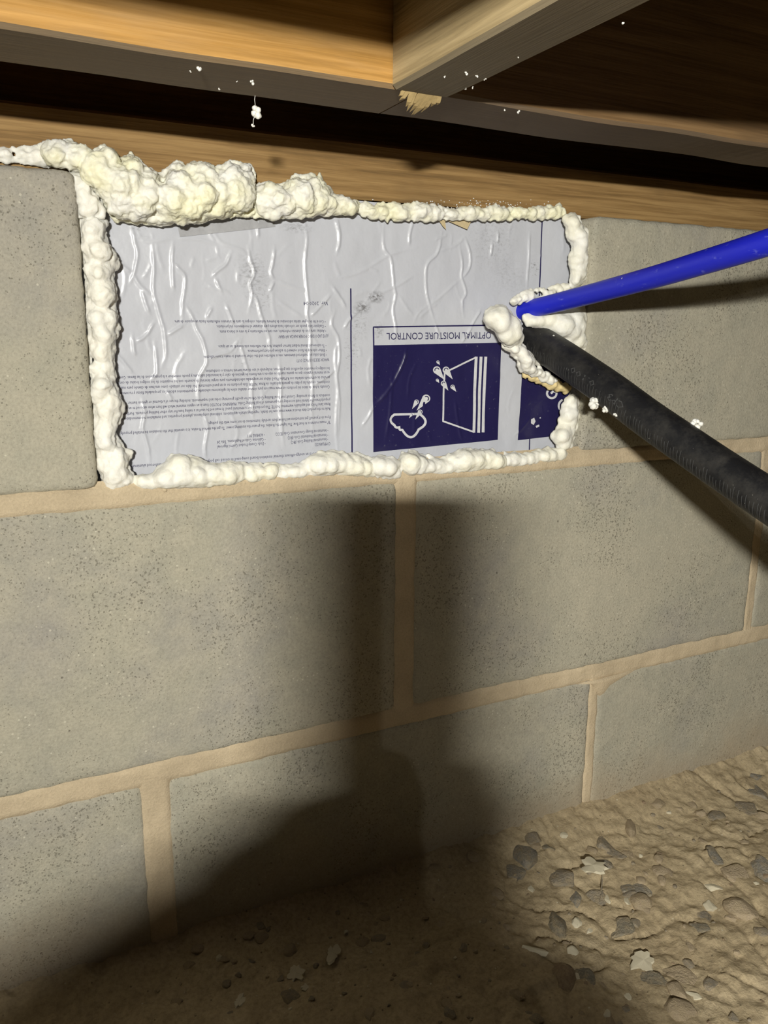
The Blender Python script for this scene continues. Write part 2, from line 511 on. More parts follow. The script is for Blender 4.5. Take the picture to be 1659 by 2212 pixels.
def plank(name, x0, x1, y0, y1, z0, z1, mat, wob=0.0006, step=0.012, parent=None):
    """a sawn timber: rounded arrises with slight wander along its length"""
    along_x = (x1 - x0) > (y1 - y0)
    a0, a1 = (x0, x1) if along_x else (y0, y1)
    b0, b1 = (y0, y1) if along_x else (x0, x1)
    r = 0.002
    sec = [(b0 + r, z0), (b1 - r, z0), (b1, z0 + r), (b1, z1 - r), (b1 - r, z1), (b0 + r, z1), (b0, z1 - r), (b0, z0 + r)]
    n = max(2, int((a1 - a0) / step)); V, Fc = [], []
    for i in range(n + 1):
        a = a0 + (a1 - a0) * i / n
        for k, (b, z) in enumerate(sec):
            w = wob * noise.noise(Vector((a * 14, b * 50, z * 50)))
            w2 = wob * noise.noise(Vector((a * 14, b * 50 + 9, z * 50)))
            V.append((a, b + w, z + w2) if along_x else (b + w, a, z + w2))
    m = len(sec)
    for i in range(n):
        for k in range(m):
            k2 = (k + 1) % m
            q = [i * m + k, i * m + k2, (i + 1) * m + k2, (i + 1) * m + k]
            Fc.append(q if along_x else q[::-1])
    Fc.append(list(range(m))); Fc.append(list(range(n * m, n * m + m)))
    org = ((x0 + x1) / 2, (y0 + y1) / 2, z0)
    return obj(name, V, Fc, mat, parent, origin=org)


JZ = 0.225                                        # underside of the framing
sill = tag(plank('sill_plate', -1.25, 1.25, 0.018, 0.158, TOP_Z + 0.0005, 0.238, M_SILL),
           'tan wooden sill plate lying flat along the top of the block wall', 'beam')
rim = tag(plank('rim_joist', -1.25, 1.25, 0.118, 0.156, 0.2385, 0.458, M_SILL),
          'shadowed rim joist standing on the sill plate', 'beam')
M_JOIST_SHADE = m_wood('weathered_shaded_joist_wood', (0.16, 0.092, 0.038), (0.23, 0.14, 0.062), (0.07, 0.045, 0.025), 'X', 0.7, 0.6, under=(0.105, 0.078, 0.052))  # worn brown wood with the butting joist's shade mixed into its colour
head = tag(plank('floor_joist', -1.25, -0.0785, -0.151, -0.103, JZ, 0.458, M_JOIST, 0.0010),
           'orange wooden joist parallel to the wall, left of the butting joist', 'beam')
head2 = tag(plank('floor_joist', -0.0775, 1.25, -0.151, -0.103, JZ, 0.458, M_JOIST_SHADE, 0.0016),
            'weathered joist darkened with painted shade, parallel to the wall, right of the butting joist', 'beam')
cross = empty('floor_joist', (-0.078, -0.30, JZ))
tag(cross, 'pale wooden joist butting square into the orange joist, splintered end', 'beam')
plank('timber', -0.0945, -0.0615, -0.4805, -0.1525, JZ - 0.0005, 0.4575, M_BEAM2, 0.0006, parent=cross)
beam = tag(plank('floor_joist', -1.25, 1.25, -0.520, -0.482, JZ, 0.458, M_BEAM2, 0.0006),
           'wooden joist overhead behind the camera, parallel to the wall', 'beam')
ceil = tag(obj('ceiling', *box_vf(-1.25, 1.25, -2.6, 0.16, 0.4585, 0.478), M_BEAM2),
           'dark board subfloor above the joists', 'ceiling', kind='structure')
# ------------------------------------------------------------------ insulation board in the opening
BOARD_ORG = Vector((-0.024, BOARD_Y, 0.006))
SMUDGES = [(783, 664, 24, 16, 0.40, 0.58, 0.85), (812, 642, 26, 16, 0.40, 0.58, 0.85), (775, 700, 30, 45, 0.50, 0.66, 0.6), (545, 590, 45, 55, 0.47, 0.68, 0.55),
           (1065, 520, 75, 90, 0.50, 0.70, 0.40), (1100, 600, 60, 50, 0.48, 0.70, 0.30), (560, 640, 40, 40, 0.52, 0.68, 0.6),
           (640, 492, 45, 14, 0.44, 0.62, 0.5), (1155, 580, 18, 22, 0.55, 0.62, 0.8), (300, 492, 30, 10, 0.5, 0.62, 0.5),
           (760, 760, 25, 60, 0.53, 0.64, 0.6), (818, 715, 14, 22, 0.42, 0.60, 0.6), (520, 780, 60, 60, 0.55, 0.72, 0.35)]
M_FACER = m_facer(); M_NAVY = m_navy()
M_INK = m_plain('text_ink', (0.018, 0.014, 0.07), 0.4, 0.3)
M_PRINTWHITE = m_plain('print_white', (0.58, 0.58, 0.60), 0.4, 0.4)
BX0, BX1, BZ0, BZ1 = -0.2262, 0.1675, 0.0065, 0.1985
GS = 0.0008
NXB = int((BX1 - BX0) / GS) + 1; NZB = int((BZ1 - BZ0) / GS) + 1
XB = np.linspace(BX0, BX1, NXB); ZB = np.linspace(BZ0, BZ1, NZB)
GX, GZ = np.meshgrid(XB, ZB, indexing='ij')
HB = np.zeros_like(GX)
# creases pressed into the foil, (polyline, height) in two tracing frames
R3 = [[(385, 130), (400, 200), (420, 300), (400, 400), (370, 470)], [(505, 180), (510, 300), (515, 400), (510, 500), (540, 620), (575, 740), (585, 870), (560, 950)],
      [(625, 220), (620, 330), (625, 450), (630, 500)], [(620, 330), (660, 380), (695, 420), (690, 500), (680, 580), (680, 680)],
      [(680, 560), (730, 640), (760, 720), (800, 800), (820, 900), (800, 960), (775, 1010), (770, 1120), (790, 1190)],
      [(390, 400), (440, 480), (500, 530)], [(440, 490), (465, 570), (490, 640)], [(960, 280), (930, 350), (880, 390), (855, 420)],
      [(870, 430), (890, 480), (910, 515)], [(1060, 240), (1070, 320), (1095, 400), (1070, 460), (1080, 530), (1060, 630)],
      [(1080, 520), (1110, 560), (1130, 640), (1150, 700), (1180, 780), (1185, 900)], [(1210, 250), (1205, 330), (1190, 400), (1210, 440)],
      [(1115, 80), (1115, 200)], [(1380, 90), (1400, 200), (1390, 330), (1395, 450), (1405, 560), (1400, 640), (1420, 760), (1415, 900), (1430, 1050), (1425, 1180), (1440, 1400)],
      [(1570, 80), (1590, 180), (1580, 280)], [(1540, 470), (1600, 560), (1620, 600)],
      [(1560, 620), (1540, 700), (1580, 780), (1585, 900), (1570, 1000), (1585, 1150), (1575, 1400)], [(390, 760), (400, 850), (410, 870)],
      [(520, 680), (470, 760), (410, 800)], [(520, 800), (530, 900), (530, 980), (500, 1020)], [(690, 700), (640, 730), (590, 760)], [(850, 600), (820, 660)],
      [(930, 580), (960, 660), (970, 700)], [(820, 900), (900, 870), (960, 850), (1010, 780)], [(1010, 800), (1040, 900), (1060, 980)], [(310, 340), (380, 400)],
      [(450, 1130), (460, 1220), (450, 1300), (480, 1400), (490, 1500)], [(800, 1200), (825, 1300), (810, 1400), (815, 1480)],
      [(1240, 900), (1250, 1050), (1245, 1200), (1265, 1400)], [(1090, 1000), (1080, 1100), (1090, 1250)], [(280, 850), (350, 930), (400, 990)], [(590, 1080), (620, 1140)],
      [(1560, 960), (1500, 1010), (1430, 1050)], [(1180, 510), (1210, 450)], [(1540, 520), (1470, 600), (1420, 650)]]
R3S = [[(850, 180), (920, 235), (1020, 270), (1080, 330)], [(640, 200), (760, 205), (900, 240)], [(1210, 440), (1340, 490), (1400, 500)], [(830, 160), (870, 220)], [(1230, 560), (1300, 610), (1380, 660)],
       [(300, 300), (350, 420), (330, 540)], [(420, 160), (470, 220), (620, 200)], [(700, 850), (640, 960), (660, 1060)], [(950, 1200), (1000, 1320), (960, 1430)]]
R4 = [[(10, 110), (35, 220), (20, 320)], [(290, 110), (295, 280), (335, 350), (350, 500), (360, 560), (345, 640), (360, 760), (350, 820)], [(460, 120), (440, 200), (435, 270)],
      [(630, 190), (600, 310), (540, 380), (535, 500), (555, 610), (590, 720)], [(730, 260), (745, 380), (740, 450), (765, 540), (745, 590), (750, 680)],
      [(760, 220), (790, 320), (785, 400), (740, 460)], [(920, 250), (910, 330)], [(950, 190), (950, 260)], [(1135, 190), (1130, 350), (1120, 510)],
      [(30, 820), (10, 900), (15, 1000), (25, 1100), (15, 1300), (25, 1450)], [(230, 1200), (200, 1260), (165, 1310)], [(790, 740), (850, 640)], [(60, 750), (90, 700), (150, 640)],
      [(590, 720), (620, 820)], [(740, 830), (800, 740)], [(420, 870), (410, 930), (360, 1040), (300, 1130), (230, 1200)]]
R4S = [[(0, 450), (100, 440), (200, 400), (330, 320), (480, 280)], [(120, 670), (250, 560), (370, 500), (480, 430)], [(460, 720), (500, 650), (590, 590), (690, 500), (730, 470)],
       [(600, 300), (700, 270), (760, 220)], [(220, 910), (200, 980), (210, 1080)], [(0, 540), (70, 620)], [(210, 400), (260, 420)],
       [(480, 950), (440, 1040), (430, 1150)], [(340, 1000), (330, 1200), (300, 1400)], [(700, 1150), (720, 1300), (740, 1400)]]


def crease(pts, amp, wid, off):
    q = [W(off[0] + a * 0.3737, off[1] + b * 0.3737, BOARD_Y) for a, b in pts]
    q = catmull(q, 5); q = [(p.x + 0.0004 * noise.noise(p * 300), p.z) for p in q]
    n = len(q)
    for i in range(n - 1):
        (ax, az), (bx, bz) = q[i], q[i + 1]
        i0, i1 = np.searchsorted(XB, [min(ax, bx) - 0.005, max(ax, bx) + 0.005]); k0, k1 = np.searchsorted(ZB, [min(az, bz) - 0.005, max(az, bz) + 0.005])
        if i1 <= i0 or k1 <= k0: continue
        X = GX[i0:i1, k0:k1]; Z = GZ[i0:i1, k0:k1]
        dx, dz = bx - ax, bz - az; L2 = dx * dx + dz * dz + 1e-12
        t = np.clip(((X - ax) * dx + (Z - az) * dz) / L2, 0, 1)
        d = np.hypot(X - ax - t * dx, Z - az - t * dz)
        s = (i + t) / (n - 1); tp = np.clip(np.minimum(s, 1 - s) * 6, 0.25, 1)
        HB[i0:i1, k0:k1] = np.maximum(HB[i0:i1, k0:k1], amp * tp * np.exp(-(d / wid) ** 2))


for p in R3: crease(p, 0.00105, 0.00098, (140, 440))
for p in R4: crease(p, 0.00098, 0.00095, (720, 430))
for p in R3S: crease(p, 0.0005, 0.0011, (140, 440))
for p in R4S: crease(p, 0.0005, 0.0011, (720, 430))
_rc = random.Random(5)
for _ in range(90):                                         # faint secondary crumpling
    a, b, th = _rc.uniform(60, 1640), _rc.uniform(60, 1450), _rc.choice([_rc.uniform(1.2, 1.9), _rc.uniform(0, 3.14)]); L_ = _rc.uniform(50, 190); pl = [(a, b)]
    for k in range(3):
        th += _rc.uniform(-0.4, 0.4); pl.append((pl[-1][0] + math.cos(th) * L_ / 3, pl[-1][1] + math.sin(th) * L_ / 3))
    crease(pl, _rc.uniform(0.00015, 0.0005), _rc.uniform(0.0009, 0.0014), (140, 440) if _rc.random() < 0.6 else (720, 430))
NB = np.array([[0.0009 * noise.noise(Vector((x * 30, 1.1, z * 22))) + 0.0004 * noise.noise(Vector((x * 95, 4.1, z * 60))) for z in ZB[::4]] for x in XB[::4]])
HB += NB[np.minimum(np.arange(NXB) // 4, NB.shape[0] - 1)][:, np.minimum(np.arange(NZB) // 4, NB.shape[1] - 1)] * 0
# smooth gentle waviness, interpolated
xi = np.linspace(0, NB.shape[0] - 1, NXB); zi = np.linspace(0, NB.shape[1] - 1, NZB)
tmp = np.stack([np.interp(xi, np.arange(NB.shape[0]), NB[:, k]) for k in range(NB.shape[1])], 1)
HB += np.stack([np.interp(zi, np.arange(NB.shape[1]), tmp[i]) for i in range(NXB)], 0)


def hgt(x, z):
    fx = np.clip((np.asarray(x) - BX0) / (BX1 - BX0) * (NXB - 1), 0, NXB - 1.001); fz = np.clip((np.asarray(z) - BZ0) / (BZ1 - BZ0) * (NZB - 1), 0, NZB - 1.001)
    i = fx.astype(int); k = fz.astype(int); a = fx - i; b = fz - k
    return HB[i, k] * (1 - a) * (1 - b) + HB[i + 1, k] * a * (1 - b) + HB[i, k + 1] * (1 - a) * b + HB[i + 1, k + 1] * a * b


board = empty('insulation_board', BOARD_ORG)
tag(board, 'white foil faced insulation board with upside down navy print filling the wall opening', 'insulation board')
Vb = np.stack([GX, BOARD_Y - HB, GZ], -1).reshape(-1, 3)
facer = obj('facer', Vb, grid_faces(NXB, NZB), M_FACER, board, smooth=True)
M_CORE = m_plain('polyiso_core', (0.62, 0.50, 0.24), 0.9, 0.2, 0.4)
obj('foam_core', *box_vf(BX0, BX1, BOARD_Y + 0.0015, 0.045, BZ0, BZ1), M_CORE, board)


def on_board(u, v):
    p = W(u, v, BOARD_Y); return p.x, p.z


def print_quad(name, c, mat, lift=0.00032, step=0.0008):
    """flat print between four traced corners, laid over the creased foil"""
    P = [np.array(on_board(*q)) for q in c]
    nu = max(2, int(np.linalg.norm(P[1] - P[0]) / step)); nv = max(2, int(np.linalg.norm(P[3] - P[0]) / step))
    U, Vv = np.meshgrid(np.linspace(0, 1, nu), np.linspace(0, 1, nv), indexing='ij'); U = U[..., None]; Vv = Vv[..., None]
    Q = P[0] * (1 - U) * (1 - Vv) + P[1] * U * (1 - Vv) + P[2] * U * Vv + P[3] * (1 - U) * Vv
    X, Z = Q[..., 0], Q[..., 1]
    return obj(name, np.stack([X, BOARD_Y - hgt(X, Z) - lift, Z], -1).reshape(-1, 3), grid_faces(nu, nv), mat, facer, smooth=True)


def print_line(name, pts, wpx, mat, lift=0.0003, closed=False, parent=None):
    q = [np.array((u, v), float) for u, v in pts]
    out = []
    for i in range(len(q) - (0 if closed else 1)):
        a, b = q[i], q[(i + 1) % len(q)]; m = max(1, int(np.linalg.norm(b - a) / 3))
        out += [a + (b - a) * k / m for k in range(m)]
    if not closed: out.append(q[-1])
    V, Fc = [], []; n = len(out)
    for i, p in enumerate(out):
        t = (out[(i + 1) % n] - out[i - 1]) if closed else (out[min(i + 1, n - 1)] - out[max(i - 1, 0)])
        t = t / (np.linalg.norm(t) + 1e-9); nn = np.array((-t[1], t[0])) * wpx / 2
        for s in (-1, 1):
            x, z = on_board(*(p + nn * s)); V.append((x, BOARD_Y - float(hgt(x, z)) - lift, z))
    for i in range(n if closed else n - 1):
        j = (i + 1) % n; Fc.append([2 * i, 2 * j, 2 * j + 1, 2 * i + 1])
    return obj(name, V, Fc, mat, facer)


def print_poly(name, pts, mat, lift=0.0004):
    c = np.mean(np.array(pts, float), 0); V = []
    for p in [c] + [np.array(p, float) for p in pts]:
        x, z = on_board(*p); V.append((x, BOARD_Y - float(hgt(x, z)) - lift, z))
    n = len(pts)
    return obj(name, V, [[0, 1 + i, 1 + (i + 1) % n] for i in range(n)], mat, facer)


DG = None


def text_vf(body, res=2):
    cu = bpy.data.curves.new('t', 'FONT'); cu.body = body; cu.resolution_u = res; cu.size = 1.0
    o = bpy.data.objects.new('t', cu); COL.objects.link(o)
    dg = bpy.context.evaluated_depsgraph_get()
    me = bpy.data.meshes.new_from_object(o.evaluated_get(dg))
    v = np.zeros(len(me.vertices) * 3); me.vertices.foreach_get('co', v)
    f = [list(p.vertices) for p in me.polygons]
    bpy.data.objects.remove(o); bpy.data.curves.remove(cu); bpy.data.meshes.remove(me)
    return v.reshape(-1, 3), f


def print_text(body, s, e, cap, mat, lift=0.0003, res=2):
    """one printed line, upside down: reads from the right end s to the left end e"""
    v, f = text_vf(body, res)
    x0, x1 = v[:, 0].min(), v[:, 0].max()
    S = np.array(on_board(*s)); E = np.array(on_board(*e))
    dn = np.array(on_board(s[0], s[1] + 1)) - S                      # one pixel down the board
    dn2 = np.array(on_board(e[0], e[1] + 1)) - E
    t = ((v[:, 0] - x0) / (x1 - x0))[:, None]
    k = ((v[:, 1] - 0.33) * cap / 0.70)[:, None]
    Q = S * (1 - t) + E * t + (dn * (1 - t) + dn2 * t) * k
    X, Z = Q[:, 0], Q[:, 1]
    return obj('printed_text', np.stack([X, BOARD_Y - hgt(X, Z) - lift, Z], -1), f, mat, facer)


TEXT = [("R-Matte Plus-3 is an energy-efficient thermal insulation board composed of closed cell polyisocyanurate foam bonded to reinforced aluminum", (715, 978), (283, 1008)),
        ("COMPLIANCES:", (714.5, 958.5), (680, 960.5)), ("\u2022 International Building Code (IBC)", (709, 949), (628, 956)),
        ("\u2022 International Residential Code (IRC)", (709, 940), (621, 946)), ("\u2022 International Energy Conservation Code (IECC)", (709, 930), (595, 938)),
        ("\u2022 Dade County Product Control Approval", (573, 958), (470, 966)), ("\u2022 California Code of Regulations, Title 24", (573, 949), (469.6, 955.5)),
        ("\u2022 ASHRAE 90.1", (571, 939), (535, 942)),
        ("\"R\" means resistance to heat flow. The higher the R-value, the greater the insulating power. To get the marked R-value, it is essential that this insulation be installed properly.", (714, 912), (259, 937)),
        ("If you do it yourself, get instructions and follow them carefully. Instructions do not come with this package.", (714, 901.5), (449, 915)),
        ("Refer to the product data sheet at www.rmax.com for details, regarding suitable applications, additional compliances, physical properties, and installation recommendations", (713, 883), (263, 905.5)),
        ("Rmax Sales Policy and applicable warranties. NOTE: This product is not a structural panel. It must not be used as a nailing base for any other building products. Further", (713, 873), (267, 894.5)),
        ("properly braced for lateral loads according to requirements of local Building Codes. WARNING: POLYISO foam is an organic material which will burn when exposed to an ig", (712.5, 863.5), (271, 882.7)),
        ("contribute to flames spreading. Consult your local Building Code Official for specific governing codes and requirements, including the use of a thermal or ignition barrier.", (712, 854), (275, 871)),
        ("Consulte la hoja de datos del producto en www.rmax.com para obtener detalles sobre las aplicaciones adecuadas, requerimientos adicionales, propiedades fisicas y recomendac", (711.5, 835.5), (251, 850.5)),
        ("condiciones, consulte las polizas de garantia aplicables de Rmax. NOTA: Este producto no es un panel estructural. No debe ser utilizado como una base de clavado para cualquier", (711.5, 825.5), (246, 839.3)),
        ("paredes de entramado aisladas con R-Matte Plus-3 deben ser aseguradas adecuadamente para cargas laterales de acuerdo con los requisitos de los codigos locales de construc", (711, 815.5), (243, 828)),
        ("es un material organico que se quema cuando se expone a una fuente de ignicion de calor y la intensidad suficiente y puede contribuir a la propagacion de las llamas. Consulte", (711, 805), (245, 816.5)),
        ("los codigos y requisitos especificos que gobiernan, incluyendo el uso de una barrera termica o combustion.", (711, 796), (443, 802)),
        ("WHICH SIDE DO I FACE OUT?", (711, 776.7), (640, 779)),
        ("\u2022 Both sides are reinforced aluminum, one is reflective and the other is coated to make it non-reflective", (705, 766.5), (439, 771.5)),
        ("\u2022 Either side may be faced outward to achieve product performance.", (705, 756.8), (534.7, 759)),
        ("\u2022 To achieve additional radiant barrier qualities, face the reflective side towards an air space.", (704.5, 746.6), (470, 749)),
        ("\u00bfQUE LADO DEBO PONER HACIA AFUERA?", (710, 725.6), (601, 727.5)),
        ("\u2022 Ambas caras son de aluminio reforzado, una cara es reflectante y la otra es blanca mate.", (704, 715), (473.5, 717)),
        ("\u2022 Cualquier lado puede ser colocado hacia afuera para alcanzar el rendimiento del producto.", (703.5, 705), (467, 706)),
        ("\u2022 Con el fin de lograr calidas adicionales de barrera radiante, coloque la cara de aluminio reflectante hacia un espacio de aire.", (703, 695), (376, 695)),
        ("Ver. 2020 04", (707.8, 655.5), (655.4, 655.5))]
for i, (b, s, e) in enumerate(TEXT):
    print_text(b, s, e, 6.8 if i < 27 else 8.0, M_INK, 0.00030, 1)
# rules, the boxed pictogram and the cut-off panel beside it
print_line('printed_rule', [(757, 623), (760, 985)], 3.0, M_INK)
print_line('printed_rule', [(1171, 472), (1165, 640)], 2.4, M_INK)
print_line('printed_rule', [(1144, 948), (1142.5, 985)], 2.4, M_INK)
print_line('printed_rule', [(806.5, 746), (806.5, 706.5), (1070, 702.5)], 3.0, M_INK)
panel = print_quad('printed_panel', [(805, 746), (1082, 740), (1075, 950), (805.5, 976.5)], M_NAVY)
print_quad('printed_panel', [(1128, 790), (1240, 790), (1232, 938), (1118, 951)], M_NAVY)
print_text("OPTIMAL MOISTURE CONTROL", (1059.4, 724), (834, 726.3), 14.5, M_INK, 0.0003, 4)


def pic(cx, cy):                                        # tracing frame of the pictogram
    return (790 + cx * 0.18083, 690 + cy * 0.18083)


for bar in ([(1318, 445), (1285, 1350)], [(1375, 445), (1342, 1352)], [(1430, 445), (1395, 1348)]):
    print_line('printed_bar', [pic(*p) for p in bar], 6.0, M_PRINTWHITE, 0.00045)
print_line('printed_outline', [pic(*p) for p in [(1318, 452), (1000, 605), (938, 640), (930, 780), (918, 1215), (1290, 1345)]], 3.6, M_PRINTWHITE, 0.00045)
def bow(a, b, k, n=6):
    """points from a to b bulging sideways by k times the chord"""
    a = np.array(a, float); b = np.array(b, float); d = b - a; nn = np.array((d[1], -d[0]))
    return [tuple(a + d * t + nn * (k * 4 * t * (1 - t))) for t in np.linspace(0, 1, n, endpoint=False)]


cl = bow((640, 1128), (628, 1312), 0.42, 10) + bow((628, 1312), (432, 1318), 0.46, 12) + bow((432, 1318), (400, 1282), 0.42, 5) + bow((400, 1282), (338, 1262), 0.30, 5) + bow((338, 1262), (338, 1136), 0.38, 8) + [(338, 1136), (480, 1132)]
print_line('printed_outline', [pic(*p) for p in cl], 5.0, M_PRINTWHITE, 0.00045, closed=True)


def drop(head, tip, r):
    """a printed water drop: round head, pointed tip, dark curl inside"""
    h = np.array(head, float); t = np.array(tip, float); d = t - h; L = np.linalg.norm(d); d /= L; n = np.array((-d[1], d[0]))
    pts = [t] + [h + d * (math.cos(a) * r) + n * (math.sin(a) * r) for a in np.linspace(math.radians(62), math.radians(298), 14)]
    print_poly('printed_drop', [pic(*p) for p in pts], M_PRINTWHITE, 0.0005)
    if r > 12:
        arc = [h + d * (math.cos(a) * r * 0.56) + n * (math.sin(a) * r * 0.56) for a in np.linspace(math.radians(110), math.radians(290), 8)]
        print_line('printed_curl', [pic(*p) for p in arc], max(0.9, r * 0.045), M_NAVY, 0.0007)


for hd, tp, r in [((845, 605), (935, 720), 45), ((955, 605), (1035, 715), 42), ((925, 765), (985, 850), 33), ((1035, 805), (1080, 865), 26), ((850, 725), (873, 757), 18),
                  ((857, 508), (880, 545), 18), ((718, 945), (605, 1090), 48), ((605, 985), (550, 1070), 28), ((647, 1105), (585, 1195), 28), ((543, 1135), (513, 1180), 16)]:
    drop(hd, tp, r)


def arcpts(cx, cy, r, a0, a1, k=1.0, n=14):
    return [(cx + r * (1 + (k - 1) * i / (n - 1)) * math.cos(math.radians(a0 + (a1 - a0) * i / (n - 1))), cy + r * (1 + (k - 1) * i / (n - 1)) * math.sin(math.radians(a0 + (a1 - a0) * i / (n - 1)))) for i in range(n)]


print_line('printed_letter', [(1183, 838)] + arcpts(1191, 850, 10.5, 215, -15, 0.9) + [(1194, 845), (1189, 850)], 4.6, M_PRINTWHITE, 0.0005)
print_line('printed_letter', arcpts(1219, 876, 13, 250, 100), 4.6, M_PRINTWHITE, 0.0005)
for pp in ([(1146, 906), (1153, 902), (1156, 910), (1152, 918), (1146, 914)], [(1156, 920), (1164, 917), (1165, 921), (1158, 924)], [(1164, 903), (1168, 901), (1168, 904)]):
    print_poly('scuff_mark', pp, M_PRINTWHITE, 0.0006)

M_GREYFOIL = m_plain('grey_foil', (0.36, 0.36, 0.375), 0.4, 0.5)
M_TAN = m_plain('torn_paper', (0.52, 0.42, 0.25), 0.85, 0.2, 0.5)
tp_ = print_quad('tape_strip', [(384, 492), (592, 464), (594, 490), (388, 512)], M_GREYFOIL, 0.0006, 0.002)
tp_['label'] = 'dull grey strip along the top edge'
for pp in ([(942, 478), (955, 476), (957, 497), (950, 490)], [(960, 478), (1014, 474), (1003, 497), (985, 489)], [(866, 476), (895, 466), (893, 478)]):
    o = print_poly('torn_flap', pp, M_TAN, 0.0045); o['label'] = 'torn tan paper flap'

# ------------------------------------------------------------------ pipes
def sleeve(pts, r0, r1, seg=28):
    a, f = tube_vf(pts, r0, seg, cap=False); b, g = tube_vf(pts, r1, seg, cap=False); n = len(a)
    f = f + [[i + n for i in q][::-1] for q in g]
    m = (len(pts) - 1) * seg
    for k in range(seg):
        k2 = (k + 1) % seg
        f.append([k, n + k, n + k2, k2]); f.append([m + k, m + k2, n + m + k2, n + m + k])
    return a + b, [list(q) for q in f]


BLUE = [(1060, 690, 0.712), (1125, 673, 0.672), (1238, 645, 0.626), (1397, 603, 0.548), (1516, 568, 0.496), (1659, 524, 0.445), (1900, 446, 0.385), (2300, 312, 0.32)]
BLACK = [(1085, 690, 0.708), (1135, 722, 0.684), (1200, 763, 0.655), (1238, 788, 0.638), (1318, 843, 0.611), (1397, 902, 0.588), (1476, 957, 0.566), (1556, 1012, 0.545), (1659, 1080, 0.517), (1850, 1205, 0.475), (2200, 1430, 0.41)]
bp = catmull([D(*p) for p in BLUE] + [Vector((0.075, -0.62, 0.196)), Vector((0.10, -1.3, 0.19))], 10)
blue = obj('water_pipe', *sleeve(bp, 0.0074, 0.0058), m_blue_pipe(), origin=bp[0], smooth=True)
tag(blue, 'thin bright blue plastic water pipe coming out of the wall above the black pipe', 'pipe')
kp = catmull([D(*p) for p in BLACK] + [Vector((0.215, -0.62, -0.25)), Vector((0.25, -0.85, -0.325)), Vector((0.30, -1.4, -0.335))], 10)
black = empty('water_pipe', kp[0])
tag(black, 'thick dusty black plastic pipe slanting down from the wall to the lower right', 'pipe')
M_BLACK = m_black_pipe()
pv_, pf_ = sleeve(kp, 0.0137, 0.0110, 36)
obj('pipe_wall', pv_, pf_, M_BLACK, black, smooth=True)
# embossed lettering and extrusion ribs along the flank facing the camera
M_EMB = m_plain('embossed_plastic', (0.055, 0.055, 0.055), 0.6, 0.3)


def along(path, s):
    acc = 0.0
    for i in range(len(path) - 1):
        d = (path[i + 1] - path[i]).length
        if acc + d >= s: return path[i].lerp(path[i + 1], (s - acc) / d), (path[i + 1] - path[i]).normalized()
        acc += d
    return path[-1], (path[-1] - path[-2]).normalized()


def emboss(body, s0, s1, ang, size):
    v, f = text_vf(body, 1); x0, x1 = v[:, 0].min(), v[:, 0].max(); out = []
    for x, y, _ in v:
        s = s1 + (s0 - s1) * (x - x0) / (x1 - x0)
        p, t = along(kp, s)
        to = (CAM - p); to = (to - t * to.dot(t)).normalized(); side = t.cross(to)
        if side.z > 0: side = -side
        a = ang + (y - 0.35) * size / 0.0137
        out.append(p + (to * math.cos(a) + side * math.sin(a)) * 0.01382)
    o = obj('embossed_lettering', out, f, M_EMB, black)
    return o


LENP = sum((kp[i + 1] - kp[i]).length for i in range(len(kp) - 1))
emboss("0.100\"", 0.105, 0.135, 0.25, 0.0065)
emboss("CP3", 0.150, 0.166, 0.30, 0.0075)
# fine scored rings on the lower flank
rv, rf = [], []
for i in range(84):
    s = 0.055 + i * 0.0030 + RNG.uniform(-0.0006, 0.0006)
    p, t = along(kp, s); to = (CAM - p); to = (to - t * to.dot(t)).normalized(); side = t.cross(to)
    if side.z > 0: side = -side
    a0 = RNG.uniform(0.30, 0.6); a1 = RNG.uniform(1.0, 1.5); b = len(rv)
    for k in range(7):
        a = a0 + (a1 - a0) * k / 6
        q = p + (to * math.cos(a) + side * math.sin(a)) * 0.01385 + t * 0.0022 * (k / 6)
        rv += [q - t * 0.00025, q + t * 0.00025]
    rf += [[b + 2 * k, b + 2 * k + 2, b + 2 * k + 3, b + 2 * k + 1] for k in range(6)]
o = obj('score_marks', rv, rf, M_EMB, black); o['kind'] = 'stuff'

# ------------------------------------------------------------------ spray foam
M_FOAM = m_foam('spray_foam', 0.35); M_FOAMY = m_foam('spray_foam_yellow', 1.0); M_FOAMW = m_foam('spray_foam_white', 0.0)
_bm = bmesh.new(); bmesh.ops.create_icosphere(_bm, subdivisions=2, radius=1.0)
ICO_V = np.array([v.co[:] for v in _bm.verts]); ICO_F = np.array([[v.index for v in f.verts] for f in _bm.faces]); _bm.free()


def inside(p, poly):
    x, y = p; c = False; n = len(poly)
    for i in range(n):
        (x1, y1), (x2, y2) = poly[i], poly[i - 1]
        if (y1 > y) != (y2 > y) and x < (x2 - x1) * (y - y1) / (y2 - y1) + x1: c = not c
    return c


def edge_dist(p, poly):
    P = np.array(poly, float); Q = np.roll(P, -1, 0); d = Q - P; a = np.array(p) - P
    t = np.clip((a * d).sum(1) / ((d * d).sum(1) + 1e-9), 0, 1)
    return float(np.min(np.linalg.norm(a - d * t[:, None], axis=1)))


